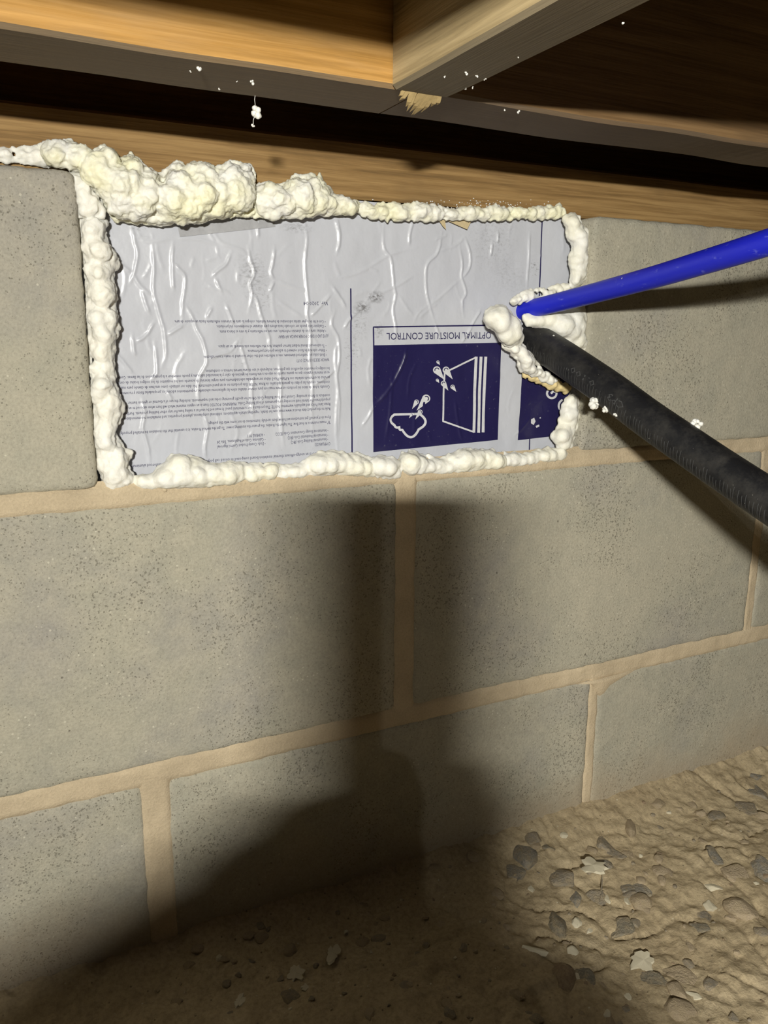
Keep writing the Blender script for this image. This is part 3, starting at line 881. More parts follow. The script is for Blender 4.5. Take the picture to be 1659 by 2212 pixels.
def foam(label, poly, Y, bulge, n, rmax, seed, mat=None, rough=0.0011, voxel=0.0011, group=None, extra=(), smooth=2):
    """blobs of foam filling a traced outline, fused into one lumpy skin"""
    rng = random.Random(seed); us = [p[0] for p in poly]; vs = [p[1] for p in poly]
    B = []
    for i in range(len(poly)):                                # follow the rim so that the outline reads
        a, b = poly[i], poly[(i + 1) % len(poly)]; L = math.hypot(b[0] - a[0], b[1] - a[1])
        for k in range(max(1, int(L / 7))):
            t = (k + rng.random()) / max(1, int(L / 7)); B.append((a[0] + (b[0] - a[0]) * t, a[1] + (b[1] - a[1]) * t, rng.uniform(4, 7.5), 0.0))
    cnt = 0; tries = 0
    while cnt < n and tries < n * 60:
        tries += 1
        p = (rng.uniform(min(us), max(us)), rng.uniform(min(vs), max(vs)))
        if not inside(p, poly): continue
        d = edge_dist(p, poly)
        B.append((p[0], p[1], max(5, min(d + 2, rmax * rng.uniform(0.45, 1.0))), min(1.0, d / (rmax * 1.3)) * rng.uniform(0.5, 1.0))); cnt += 1
    B += list(extra)
    vv, ff = [], []; off = 0
    for (u, v, r, k) in B:
        p = W(u, v, Y - bulge * k); R = r * depth_of(p) / F_PX
        sc = np.array([rng.uniform(0.85, 1.1), rng.uniform(0.85, 1.15), rng.uniform(0.85, 1.1)]) * R
        vv.append(ICO_V * sc + np.array(p)); ff.append(ICO_F + off); off += len(ICO_V)
    me = bpy.data.meshes.new('foam'); me.from_pydata(np.concatenate(vv).tolist(), [], np.concatenate(ff).tolist())
    o = bpy.data.objects.new('foam_tmp', me); COL.objects.link(o)
    m = o.modifiers.new('r', 'REMESH'); m.mode = 'VOXEL'; m.voxel_size = voxel
    s = o.modifiers.new('s', 'SMOOTH'); s.factor = 0.5; s.iterations = smooth
    dg = bpy.context.evaluated_depsgraph_get()
    me2 = bpy.data.meshes.new_from_object(o.evaluated_get(dg))
    bpy.data.objects.remove(o); bpy.data.meshes.remove(me)
    nv = len(me2.vertices); co = np.zeros(nv * 3); me2.vertices.foreach_get('co', co); co = co.reshape(-1, 3)
    nr = np.zeros(nv * 3); me2.vertices.foreach_get('normal', nr); nr = nr.reshape(-1, 3)
    dsp = np.array([noise.fractal(Vector(c) * 110, 0.6, 2.2, 4) + 0.5 * abs(noise.noise(Vector(c) * 55)) for c in co.tolist()])
    co = co + nr * (dsp * rough)[:, None]
    org = np.array([co[:, 0].mean(), co[:, 1].mean(), co[:, 2].min()])
    me2.vertices.foreach_set('co', (co - org).ravel())
    me2.polygons.foreach_set('use_smooth', [True] * len(me2.polygons)); me2.update()
    ob = link('spray_foam', me2, mat or M_FOAM, None, org)
    me2.name = 'spray_foam'
    return tag(ob, label, 'spray foam', group)


foam('low white strip of foam squeezed out along the top of the left block',
     [(-60, 318), (0, 325), (30, 322), (62, 320), (92, 318), (112, 322), (116, 358), (60, 352), (0, 346), (-60, 342)], 0.014, 0.004, 40, 14, 3, M_FOAMW, 0.0013)
foam('big lumpy mound of cream foam piled above the left half of the board',
     [(88, 322), (100, 314), (122, 306), (150, 305), (175, 314), (205, 330), (222, 320), (248, 330), (262, 348), (282, 332), (300, 346), (312, 360), (345, 378), (362, 374), (382, 350), (402, 366),
      (420, 354), (452, 356), (470, 366), (496, 350), (520, 358), (546, 358), (550, 396), (556, 412), (548, 440), (552, 462), (480, 464), (400, 482), (330, 482), (240, 468), (226, 440), (200, 410), (172, 384), (150, 360), (104, 356)],
     0.012, 0.019, 300, 36, 5, M_FOAMY, 0.0021, 0.0010, smooth=5)
foam('tapering ridge of cream foam between the big mound and the thin top strip',
     [(548, 404), (575, 398), (600, 402), (622, 398), (640, 384), (668, 382), (690, 384), (700, 400), (714, 416), (722, 424), (745, 428), (766, 436), (774, 448), (766, 460), (700, 464), (620, 470), (548, 466)],
     0.012, 0.013, 120, 30, 8, M_FOAMY, 0.0020, 0.0010, smooth=5)
foam('thin crumbly strip of foam along the top edge of the board',
     [(776, 446), (790, 440), (810, 444), (835, 440), (860, 444), (890, 446), (916, 440), (925, 444), (960, 452), (985, 456), (1010, 450), (1040, 452), (1070, 448), (1100, 452), (1130, 452), (1160, 450), (1190, 446), (1208, 441), (1216, 450), (1214, 466), (1150, 470), (1060, 471), (980, 472), (900, 474), (850, 472), (800, 466), (776, 462)],
     0.012, 0.004, 230, 14, 11, M_FOAMY, 0.0017, 0.0011)
foam('white wedge of foam tucked beside the corner of the left block',
     [(160, 382), (172, 380), (190, 398), (210, 430), (232, 462), (222, 470), (195, 469), (170, 468), (163, 430)], 0.006, 0.006, 50, 16, 14, M_FOAMW, 0.0010)
foam('tall knobbly bead of foam running down the left edge of the board',
     [(170, 472), (205, 470), (228, 478), (226, 520), (245, 545), (252, 566), (240, 588), (243, 612), (252, 632), (244, 656), (255, 690), (252, 722), (242, 752), (246, 790), (244, 826), (262, 858), (264, 884), (254, 912), (246, 936), (262, 958), (268, 974),
      (284, 978), (278, 1000), (280, 1020), (296, 1036), (290, 1052), (250, 1058), (226, 1056), (216, 1030), (206, 960), (200, 860), (192, 740), (186, 620), (178, 540)], 0.010, 0.012, 260, 26, 17, M_FOAMW, 0.0015, smooth=9)
foam('ridged roll of foam along the bottom of the board, left stretch',
     [(270, 1034), (330, 1024), (352, 1006), (370, 986), (400, 982), (425, 992), (460, 1004), (500, 1000), (540, 1004), (575, 1002), (604, 1006), (606, 1034), (560, 1042), (480, 1048), (400, 1054), (340, 1058), (300, 1056)],
     0.006, 0.012, 170, 26, 21, M_FOAM, 0.0008, smooth=7)
foam('long lumpy roll of foam along the bottom of the board under the text',
     [(572, 1008), (620, 1008), (650, 1004), (664, 990), (690, 978), (720, 976), (740, 980), (775, 984), (800, 990), (826, 986), (846, 1000), (840, 1022), (790, 1032), (740, 1026), (680, 1028), (620, 1034), (588, 1034)],
     0.006, 0.012, 160, 26, 24, M_FOAM, 0.0008, smooth=7)
foam('smooth round blob of foam bulging from the bottom bead',
     [(800, 998), (820, 990), (846, 988), (864, 998), (868, 1014), (862, 1028), (840, 1032), (815, 1028), (800, 1016)], 0.000, 0.006, 30, 22, 27, M_FOAMW, 0.0002, smooth=8)
foam('plump roll of foam along the bottom of the board under the navy pictogram',
     [(862, 1000), (866, 978), (885, 974), (905, 984), (925, 984), (945, 994), (975, 984), (990, 974), (1015, 972), (1040, 974), (1060, 972), (1080, 980), (1104, 992), (1094, 1010), (1040, 1016), (960, 1022), (880, 1026), (864, 1018)],
     0.006, 0.012, 160, 26, 30, M_FOAM, 0.0007, smooth=7)
foam('narrow roll of foam finishing at the lower right corner of the opening',
     [(1068, 980), (1120, 980), (1140, 978), (1160, 974), (1190, 970), (1215, 968), (1230, 976), (1228, 992), (1190, 998), (1130, 1006), (1086, 1010)], 0.006, 0.010, 110, 20, 33, M_FOAM, 0.0007, smooth=6)
foam('bead of foam up the right edge of the board above the blue pipe',
     [(1220, 470), (1234, 464), (1248, 468), (1254, 486), (1266, 500), (1270, 530), (1268, 570), (1262, 600), (1248, 620), (1230, 620), (1236, 590), (1230, 560), (1240, 530), (1226, 510)], 0.008, 0.010, 120, 20, 36, M_FOAM, 0.0007, smooth=6)
foam('pinched bead of foam on the right edge of the board below the black pipe',
     [(1222, 862), (1236, 852), (1246, 862), (1248, 900), (1240, 940), (1228, 972), (1212, 974), (1196, 952), (1194, 936), (1206, 924), (1212, 900), (1216, 880)], 0.006, 0.010, 80, 20, 39, M_FOAM, 0.0005, smooth=7)
foam('rounded knob of foam at the tip of the blue pipe',
     [(1046, 680), (1054, 668), (1072, 660), (1092, 664), (1100, 676), (1116, 688), (1126, 702), (1128, 728), (1120, 744), (1100, 748), (1082, 738), (1070, 714), (1050, 700)], -0.002, 0.014, 90, 26, 42, M_FOAM, 0.0003, smooth=7)
foam('crumpled white tail of foam hanging beneath the black pipe root',
     [(1086, 742), (1118, 738), (1130, 750), (1150, 768), (1162, 784), (1160, 794), (1180, 806), (1200, 822), (1190, 828), (1160, 812), (1132, 802), (1120, 794), (1122, 776), (1100, 760)], 0.004, 0.010, 90, 14, 45, M_FOAMW, 0.0009)
foam('thin lip of foam along the upper side of the blue pipe',
     [(1102, 650), (1120, 638), (1145, 628), (1180, 624), (1215, 616), (1240, 612), (1250, 622), (1200, 640), (1150, 650), (1110, 656)], 0.012, 0.006, 70, 10, 48, M_FOAM, 0.0010)
foam('folded mass of foam in the corner behind both pipes',
     [(1130, 684), (1180, 676), (1225, 668), (1262, 640), (1266, 690), (1264, 730), (1272, 752), (1260, 764), (1220, 742), (1180, 712), (1140, 700)], 0.008, 0.010, 130, 26, 51, M_FOAM, 0.0005, smooth=6)
foam('tan cut edge of yellow foam under the black pipe',
     [(1130, 800), (1160, 808), (1195, 820), (1232, 838), (1222, 846), (1190, 836), (1155, 822), (1134, 810)], 0.010, 0.008, 60, 12, 54, m_plain('cut_foam', (0.72, 0.58, 0.30), 0.8, 0.2, 0.3), 0.0008)
# ------------------------------------------------------------------ splintered joist end, crumbs and cobweb
M_SPLINT = m_plain('raw_splinter', (0.46, 0.34, 0.16), 0.8, 0.2, 0.3)
for (u, dz, dy, w, lean) in [(826, 0.004, 0.006, 0.0010, -0.001), (838, 0.006, 0.009, 0.0012, -0.002), (848, 0.009, 0.012, 0.0016, 0.001), (854, 0.011, 0.016, 0.0014, 0.002), (872, 0.008, 0.016, 0.0013, -0.001),
                             (879, 0.010, 0.020, 0.0014, 0.0), (886, 0.011, 0.023, 0.0014, 0.001), (892, 0.010, 0.024, 0.0013, 0.001), (899, 0.011, 0.022, 0.0014, -0.001), (906, 0.009, 0.020, 0.0014, 0.001), (914, 0.006, 0.013, 0.0016, 0.002), (921, 0.005, 0.010, 0.0014, 0.003)]:
    p = G(u, 218, JZ); p.y = -0.1535; p.z = JZ
    dz *= 0.62; dy *= 0.8; tip = p + Vector((lean, dy, -dz)); m = p.lerp(tip, 0.55) + Vector((0, 0, -0.0012))
    V = [p + Vector((-w, 0, 0)), p + Vector((w, 0, 0)), p + Vector((w, 0, 0.003)), p + Vector((-w, 0, 0.003)),
         m + Vector((-w * 0.8, 0, 0)), m + Vector((w * 0.8, 0, 0)), m + Vector((w * 0.7, 0, 0.0012)), m + Vector((-w * 0.7, 0, 0.0012)), tip]
    obj('splinter', V, [[0, 4, 5, 1], [1, 5, 6, 2], [2, 6, 7, 3], [3, 7, 4, 0], [4, 8, 5], [5, 8, 6], [6, 8, 7], [7, 8, 4], [3, 2, 1, 0]][0:9], M_SPLINT, cross)

_rb = random.Random(91)


def crumb_mesh(seed, r, lumps=4):
    rng = random.Random(seed); vv, ff, off = [], [], 0
    for i in range(lumps):
        c = np.array([rng.uniform(-0.6, 0.6), rng.uniform(-0.6, 0.6), rng.uniform(-0.6, 0.6)]) * r
        sc = r * rng.uniform(0.35, 0.65); a = ICO_V.copy()
        a *= np.array([1 + 0.30 * noise.noise(Vector(p) * 2.2 + Vector((seed, i, 0))) for p in a.tolist()])[:, None]
        vv.append(a * sc + c); ff.append(ICO_F + off); off += len(a)
    me = bpy.data.meshes.new('foam_crumb'); me.from_pydata(np.concatenate(vv).tolist(), [], np.concatenate(ff).tolist())
    me.polygons.foreach_set('use_smooth', [True] * len(me.polygons)); return me


def crumb(p, rpx, seed, label, group=None, mat=None, lumps=4):
    r = rpx * depth_of(p) / F_PX
    return tag(link('foam_crumb', crumb_mesh(seed, r, lumps), mat or M_FOAMW, None, p), label, 'foam crumb', group)


hang = empty('foam_crumb', W(553, 243, -0.106))
tag(hang, 'white foam crumb dangling on a cobweb thread below the orange joist', 'foam crumb')
link('crumb', crumb_mesh(3, 0.0030, 6), M_FOAMW, hang)
link('crumb', crumb_mesh(4, 0.0011, 3), M_FOAMW, hang, W(547, 273, -0.106) - hang.location)
th = [W(552, 198, -0.106), W(550, 215, -0.106), W(553, 243, -0.106), W(547, 260, -0.106), W(547, 273, -0.106)]
obj('thread', *tube_vf(th, 0.00016, 5), M_FOAMW, hang)
for i, (u, v, r) in enumerate([(430, 150, 6), (412, 154, 3), (543, 178, 5), (512, 176, 2.5), (474, 192, 2.5), (1007, 157, 4.5), (1030, 165, 3.5), (1048, 172, 3), (1022, 189, 3.5), (1006, 192, 3), (960, 166, 2.5), (1120, 124, 2.5), (1120, 242, 4), (1090, 238, 3), (1345, 52, 4)]):
    p = G(u, v, JZ - 0.0012)
    crumb(p, r, 20 + i, 'tiny white foam crumb caught on the underside of the joists', 'foam crumbs under the joists', None, 3)


def on_pipe(u, v, out=0.0):
    best = min(kp, key=lambda q: abs((q - CAM).dot(FWD) * 0 + (Vector(proj(q)) - Vector((u, v))).length))
    return D(u, v, depth_of(best) - out)


def proj(p):
    q = Vector(p) - CAM; d = q.dot(FWD)
    return (829.5 + F_PX * q.dot(RIGHT) / d, 1106 - F_PX * q.dot(UP) / d)


crumb(on_pipe(1285, 872, 0.004), 13, 51, 'largest white foam crumb clinging to the underside of the black pipe', lumps=8)
crumb(on_pipe(1306, 884, 0.005), 9, 52, 'ragged foam crumb under the black pipe, right of the largest one', lumps=7)
crumb(on_pipe(1328, 895, 0.006), 5, 53, 'small foam fleck at the lower edge of the black pipe', lumps=4)
crumb(on_pipe(1506, 916, 0.002), 11, 54, 'white foam crumb sitting on top of the black pipe', lumps=8)
crumb(on_pipe(1196, 728, 0.0125), 6, 55, 'white dab of foam on the black pipe near the wall', lumps=5)
crumb(on_pipe(1206, 734, 0.0125), 4, 56, 'smaller foam dab just right of another on the black pipe', lumps=4)
vv, ff, off = [], [], 0
for i in range(110):
    u = _rb.gauss(1040, 55) if i < 80 else _rb.uniform(790, 1210); v = 441 + (u - 1000) * 0.03 + _rb.gauss(0, 5)
    p = W(u, v, 0.0175); r = _rb.uniform(0.00018, 0.00055)
    vv.append(ICO_V[:12] * r * np.array([1.4, 0.5, 1]) + np.array(p))
    hull = [[0, 1, 2], [1, 0, 5], [0, 2, 3], [0, 3, 4], [0, 4, 5], [1, 5, 10], [2, 1, 6], [3, 2, 7], [4, 3, 8], [5, 4, 9], [1, 10, 6], [2, 6, 7], [3, 7, 8], [4, 8, 9], [5, 9, 10], [6, 10, 11], [7, 6, 11], [8, 7, 11], [9, 8, 11], [10, 9, 11]]
    ff += [[a + off for a in q] for q in hull]; off += 12
o = obj('foam_dust', np.concatenate(vv), ff, M_FOAMW); tag(o, 'fine white foam dust sprinkled on the sill plate', 'foam dust', kind='stuff')
# grit stuck at the lower left corner of the opening
o = crumb(W(356, 1052, 0.002), 12, 61, 'grey lump of grit at the foot of the bottom foam bead', mat=M_MORTAR, lumps=5); o.name = 'mortar_lump'; o['category'] = 'mortar'

# ------------------------------------------------------------------ stones and scraps on the dirt
M_ST = {'grey': m_stone('grey_stone', (0.23, 0.20, 0.155), (0.31, 0.265, 0.20)), 'blue': m_stone('blue_grey_stone', (0.22, 0.205, 0.175), (0.275, 0.25, 0.205)),
        'tan': m_stone('tan_stone', (0.36, 0.285, 0.19), (0.44, 0.35, 0.24)), 'pale': m_plain('pale_chip', (0.60, 0.54, 0.40), 0.85, 0.2, 0.4),
        'brown': m_stone('brown_stone', (0.25, 0.175, 0.115), (0.29, 0.21, 0.14)), 'dark': m_stone('dark_stone', (0.19, 0.17, 0.13), (0.24, 0.21, 0.155))}


def stone_mesh(seed, flat, kind):
    rng = random.Random(seed); bm = bmesh.new()
    n = 16 if kind == 'shard' else 34
    for i in range(n):
        a = rng.uniform(0, 2 * math.pi); z = rng.uniform(-1, 1); s = math.sqrt(1 - z * z)
        k = rng.uniform(0.75, 1.12) if kind == 'shard' else rng.uniform(0.93, 1.05)
        bm.verts.new((math.cos(a) * s * k, math.sin(a) * s * k, max(-0.8, min(0.62 if kind == 'shard' else 0.9, z * k)) * flat))
    r = bmesh.ops.convex_hull(bm, input=bm.verts)
    bmesh.ops.delete(bm, geom=[g for g in r['geom_interior'] if isinstance(g, bmesh.types.BMVert)], context='VERTS')
    bmesh.ops.bevel(bm, geom=bm.edges[:], offset=0.06, segments=1, affect='EDGES')
    me = bpy.data.meshes.new('stone'); bm.to_mesh(me); bm.free()
    return me


def flake_mesh(seed):
    """a ragged thin scrap of torn foam or plaster"""
    rng = random.Random(seed); n = 22; V = []
    for s in (0.16, -0.10):
        for i in range(n):
            a = 2 * math.pi * i / n; k = 0.72 + 0.5 * noise.noise(Vector((math.cos(a) * 2.3, math.sin(a) * 2.3, seed * 1.7))) + rng.uniform(-0.10, 0.10)
            V.append((math.cos(a) * k, math.sin(a) * k, s + 0.07 * math.sin(3 * a + seed)))
    V += [(0, 0, 0.26), (0, 0, -0.12)]
    Fc = [[i, (i + 1) % n, 2 * n] for i in range(n)] + [[n + (i + 1) % n, n + i, 2 * n + 1] for i in range(n)] + [[n + i, n + (i + 1) % n, (i + 1) % n, i] for i in range(n)]
    me = bpy.data.meshes.new('flake'); me.from_pydata(V, [], Fc); return me


YAW = math.atan2(RIGHT.y, RIGHT.x)
FL = {}


def lay(name, u, v, w, h, me, mat, sink, rot, zs, label, cat, group=None):
    p = G(u, v + h * 0.25, FLOOR_Z); z = ground_z(p.x, p.y); p = G(u, v + h * 0.25, z); k = depth_of(p) / F_PX
    sx, sy = w * k / 2, h * k / 2 / 0.66
    o = link(name, me, mat, None, (p.x, p.y, ground_z(p.x, p.y) - sink * min(sx, sy)))
    o.scale = (sx, sy, zs * math.sqrt(sx * sy)); o.rotation_euler = (_rb.uniform(-0.15, 0.15), _rb.uniform(-0.15, 0.15), YAW + rot)
    return tag(o, label, cat, group)


def c6(cx, cy): return 900 + cx * 0.4575, 1600 + cy * 0.4575


STONES = [  # tracing frame x, y, width, height, material, kind, label
    (880, 430, 135, 120, 'grey', 'shard', 'broad angular grey stone right at the foot of the thin vertical joint'),
    (510, 480, 115, 115, 'blue', 'pebble', 'rounded dark grey stone against the wall at the edge of the shadow'),
    (470, 585, 95, 75, 'blue', 'shard', 'slate grey stone just below the rounded one at the shadow edge'),
    (615, 470, 70, 50, 'dark', 'shard', 'small dark stone between the rounded stone and the broad angular one'),
    (685, 610, 140, 95, 'grey', 'shard', 'flat grey stone touching the left side of the big white scrap'),
    (880, 545, 90, 70, 'blue', 'shard', 'grey stone at the upper right of the big white scrap'),
    (830, 505, 40, 40, 'tan', 'pebble', 'little rounded pebble above the big white scrap'),
    (1420, 520, 100, 85, 'blue', 'shard', 'isolated blue grey stone in the open dirt on the right'),
    (1620, 560, 110, 120, 'blue', 'shard', 'large dark grey stone cut by the right edge of the picture'),
    (1050, 660, 150, 120, 'blue', 'shard', 'cracked blue grey stone in the middle of the dirt'),
    (835, 700, 120, 95, 'grey', 'shard', 'grey stone below the big white scrap'),
    (750, 715, 70, 80, 'blue', 'shard', 'narrow grey stone left of two tiny white chips'),
    (668, 835, 95, 120, 'dark', 'pebble', 'upright rounded dark stone near the shadow edge'),
    (975, 865, 120, 100, 'dark', 'shard', 'wedge shaped dark stone lifted clear of the dirt'),
    (1330, 870, 110, 75, 'dark', 'shard', 'dark flat stone with a pit, in the lower right dirt'),
    (1500, 600, 120, 80, 'tan', 'shard', 'tan stone left of the large dark grey one at the right edge'),
    (1530, 760, 115, 95, 'tan', 'pebble', 'pinkish tan rounded stone near the right edge'),
    (1060, 750, 90, 70, 'tan', 'pebble', 'tan stone just below the cracked blue grey stone'),
    (690, 1080, 120, 120, 'brown', 'pebble', 'reddish brown stone in the half shadow'),
    (820, 1080, 120, 100, 'dark', 'shard', 'dark stone right of the reddish brown stone'),
    (1120, 1110, 130, 100, 'dark', 'shard', 'dark stone under the ragged pale flake'),
    (1250, 1095, 170, 100, 'tan', 'shard', 'wide tan stone with a deep crack behind it'),
    (1245, 1245, 130, 100, 'tan', 'pebble', 'buried tan stone at the bottom edge of the picture'),
    (1400, 1135, 90, 55, 'grey', 'shard', 'low grey stone above the pale splinter'),
    (1600, 215, 100, 90, 'blue', 'shard', 'grey stone in the heap at the foot of the wall, right edge'),
    (1555, 290, 100, 80, 'grey', 'shard', 'front stone of the grey heap at the right edge'),
    (1620, 130, 90, 70, 'blue', 'shard', 'topmost stone of the grey heap at the right edge'),
    (1632, 345, 65, 42, 'tan', 'pebble', 'tan pebble in front of the grey heap'),
    (1010, 385, 42, 75, 'tan', 'pebble', 'upright oval tan pebble near the wall'),
    (1300, 288, 46, 34, 'tan', 'pebble', 'upper of two oval pebbles below the wall on the right'),
    (1340, 332, 55, 34, 'tan', 'pebble', 'lower of two oval pebbles below the wall on the right'),
    (1550, 472, 42, 26, 'tan', 'pebble', 'small oval pebble above the tan stone on the right'),
    (1145, 542, 42, 42, 'tan', 'pebble', 'round pebble sitting in a dark hollow'),
    (1160, 648, 36, 36, 'tan', 'pebble', 'round pebble right of the cracked blue grey stone'),
    (1400, 668, 90, 45, 'pale', 'shard', 'long pale stone lying aslant on the right'),
    (1387, 768, 56, 46, 'pale', 'shard', 'pale triangular chip on the right'),
    (735, 982, 52, 42, 'pale', 'pebble', 'cream pebble near the shadow edge, lowest of three'),
    (757, 848, 44, 38, 'pale', 'pebble', 'cream pebble right of the upright dark stone'),
    (810, 888, 38, 28, 'pale', 'shard', 'thin pale chip left of the wedge shaped dark stone'),
    (688, 656, 44, 32, 'pale', 'shard', 'white chip on the flat grey stone'),
    (896, 735, 32, 44, 'pale', 'shard', 'left of two tiny white chips in the middle'),
    (995, 748, 32, 34, 'pale', 'shard', 'right of two tiny white chips in the middle'),
    (540, 690, 32, 30, 'pale', 'shard', 'pale chip alone at the shadow edge below the slate grey stone'),
    (900, 1280, 30, 34, 'pale', 'pebble', 'pale pebble by the bottom edge in half shadow'),
    (1000, 1200, 34, 28, 'pale', 'pebble', 'pale pebble left of the buried tan stone'),
    (1295, 1196, 120, 30, 'pale', 'shard', 'pale stone splinter above the buried tan stone'),
    (550, 985, 120, 26, 'pale', 'shard', 'pale stick like sliver lying in the shadow')]
for i, (x, y, w, h, m, kd, lab) in enumerate(STONES):
    u, v = c6(x, y)
    rot = {34: -0.45, 46: -0.35, 45: -0.25}.get(i, _rb.uniform(-0.4, 0.4))
    lay('stone', u, v, w * 0.58, h * 0.56, stone_mesh(100 + i, 1.0, kd), M_ST[m], 0.16 if kd == 'shard' else 0.16, rot, 0.50 if kd == 'shard' else 0.6, lab, 'stone')
for i, (u, v, w, h, lab) in enumerate([(1278, 1874, 78, 44, 'big white scrap of foam lying among the grey stones'), (1390, 2066, 58, 54, 'ragged pale flake of foam on the dirt, lower right'),
                                       (1250, 2110, 26, 20, 'small pale flake in half shadow left of the ragged one'), (720, 2048, 36, 52, 'jagged pale scrap standing out of the dark shadow'),
                                       (640, 2096, 48, 36, 'pale scrap lower left of the jagged one in the shadow'), (660, 2126, 22, 26, 'tiny pale scrap below two others in the shadow'), (518, 2156, 30, 30, 'dim scrap near the bottom left in the shadow')]):
    lay('foam_scrap', u, v, w, h, flake_mesh(i + 2), M_ST['pale'], -0.45 if i == 0 else -0.12, _rb.uniform(-0.6, 0.6), 0.45, lab, 'scrap')
PEB = [stone_mesh(300 + i, 1.0, 'pebble') for i in range(5)] + [stone_mesh(320 + i, 1.0, 'shard') for i in range(5)]
PMAT = []
for me in PEB:
    row = []
    for m in ('tan', 'grey', 'brown', 'pale'):
        c = me.copy(); c.materials.append(M_ST[m]); row.append(c)
    PMAT.append(row)
cnt = {'tan': 0}
for i in range(330):
    u = _rb.uniform(330, 1700); v = _rb.uniform(1660, 2260)
    p = G(u, v, FLOOR_Z)
    if p.y > -0.008: continue
    s = _rb.choice([6, 7, 8, 10, 13, 18, 24, 32]) * _rb.uniform(0.8, 1.2); mi = _rb.choice([0, 0, 0, 1, 1, 2, 3]) if s < 16 else _rb.choice([0, 0, 1])
    k = depth_of(p) / F_PX; r = s * k / 2
    o = bpy.data.objects.new('pebble', PMAT[_rb.randrange(len(PMAT))][mi]); COL.objects.link(o)
    o.location = (p.x, p.y, ground_z(p.x, p.y) - (0.18 * r if s > 16 else 0)); o.scale = (r * _rb.uniform(1, 1.6), r * _rb.uniform(0.9, 1.4), r * (0.8 if s < 16 else 0.55)); o.rotation_euler = (0, 0, _rb.uniform(0, 6.28))
    nm = ('tan', 'grey', 'brown', 'pale')[mi]
    if s < 16: tag(o, f'tiny loose {nm} pebble scattered on the dirt floor', 'pebble', f'tiny loose {nm} pebbles on the dirt')
    else: tag(o, f'small {nm} stone half buried in the dirt floor', 'stone', f'small half buried {nm} stones')

# ------------------------------------------------------------------ the photographer behind the camera (casts the shadow on the wall)
M_COAT = m_plain('dark_jacket', (0.035, 0.035, 0.04), 0.9, 0.2, 0.3, 120); M_GLOVE = m_plain('work_glove', (0.05, 0.045, 0.04), 0.85, 0.2, 0.3, 200)
M_SKIN = m_plain('skin', (0.50, 0.31, 0.22), 0.6, 0.35); M_DARKP = m_plain('black_glass', (0.012, 0.012, 0.014), 0.2, 0.5); M_LENS = m_plain('lamp_lens', (0.8, 0.8, 0.78), 0.2, 0.5)
WD = Vector((0.8926, -0.4507, 0)).normalized(); ND = Vector((0.4507, 0.8926, 0)).normalized(); ZD = Vector((0, 0, 1))
PH = Vector((-0.3082, -0.5520, 0.0525))                       # centre of the phone


def chain(pts, n=8):
    out = []
    for (a, ra), (b, rb) in zip(pts[:-1], pts[1:]):
        a, b = Vector(a), Vector(b)
        m = max(n, int((b - a).length / (0.35 * min(ra, rb))))
        out += [(a.lerp(b, k / m), ra + (rb - ra) * k / m) for k in range(m)]
    out.append((Vector(pts[-1][0]), pts[-1][1])); return out


def skinned(name, balls, voxel, mat, parent, smooth=4):
    vv, ff, off = [], [], 0
    for p, r in balls:
        vv.append(ICO_V * r + np.array(p)); ff.append(ICO_F + off); off += len(ICO_V)
    me = bpy.data.meshes.new(name); me.from_pydata(np.concatenate(vv).tolist(), [], np.concatenate(ff).tolist())
    o = bpy.data.objects.new(name + '_tmp', me); COL.objects.link(o)
    m = o.modifiers.new('r', 'REMESH'); m.mode = 'VOXEL'; m.voxel_size = voxel
    s = o.modifiers.new('s', 'SMOOTH'); s.factor = 0.5; s.iterations = smooth
    me2 = bpy.data.meshes.new_from_object(o.evaluated_get(bpy.context.evaluated_depsgraph_get()))
    bpy.data.objects.remove(o); bpy.data.meshes.remove(me)
    a = np.zeros(len(me2.vertices) * 3); me2.vertices.foreach_get('co', a)
    me2.vertices.foreach_set('co', (a.reshape(-1, 3) - np.array(root_of(parent))).ravel())
    me2.polygons.foreach_set('use_smooth', [True] * len(me2.polygons)); me2.update()
    return link(name, me2, mat, parent)


def at_phone(w, n, z): return PH + WD * w + ND * n + ZD * z


person = empty('person', (-0.75, -1.65, FLOOR_Z))
tag(person, 'person in dark jacket and gloves lying behind the camera, holding up a phone', 'person')
HC = LAMP - ND * 0.118 + Vector((0, 0, -0.045))               # centre of the head
B = []
B += chain([((-0.60, -1.20, -0.06), 0.125), ((-0.68, -1.42, -0.16), 0.125), ((-0.76, -1.68, -0.22), 0.13)])             # chest to pelvis
B += chain([((-0.74, -1.18, -0.06), 0.075), ((-0.46, -1.06, -0.07), 0.075)])                                             # shoulders
B += chain([((-0.60, -1.16, 0.02), 0.055), (HC - Vector((0, 0, 0.06)), 0.050)])                                          # neck
B += chain([((-0.75, -1.17, -0.06), 0.060), ((-0.595, -0.76, -0.110), 0.052)]) + chain([((-0.595, -0.76, -0.110), 0.052), ((-0.455, -0.612, -0.022), 0.044), ((-0.400, -0.598, -0.004), 0.040), ((-0.370, -0.590, -0.006), 0.034)])
B += chain([((-0.46, -1.05, -0.07), 0.060), ((-0.285, -0.88, -0.285), 0.050)]) + chain([((-0.285, -0.88, -0.285), 0.050), ((-0.286, -0.70, -0.128), 0.043), ((-0.282, -0.612, -0.048), 0.037)])
B += chain([((-0.68, -1.68, -0.25), 0.085), ((-0.66, -2.05, -0.28), 0.065), ((-0.68, -2.42, -0.30), 0.05)]) + chain([((-0.84, -1.70, -0.25), 0.085), ((-0.92, -2.05, -0.28), 0.065), ((-0.94, -2.42, -0.30), 0.05)])
B += chain([(HC + Vector((0, 0, 0.02)) - ND * 0.02, 0.088), (HC + ND * 0.012 + Vector((0, 0, -0.035)), 0.068), (HC + ND * 0.034 + Vector((0, 0, -0.085)), 0.036)])   # skull, jaw, chin
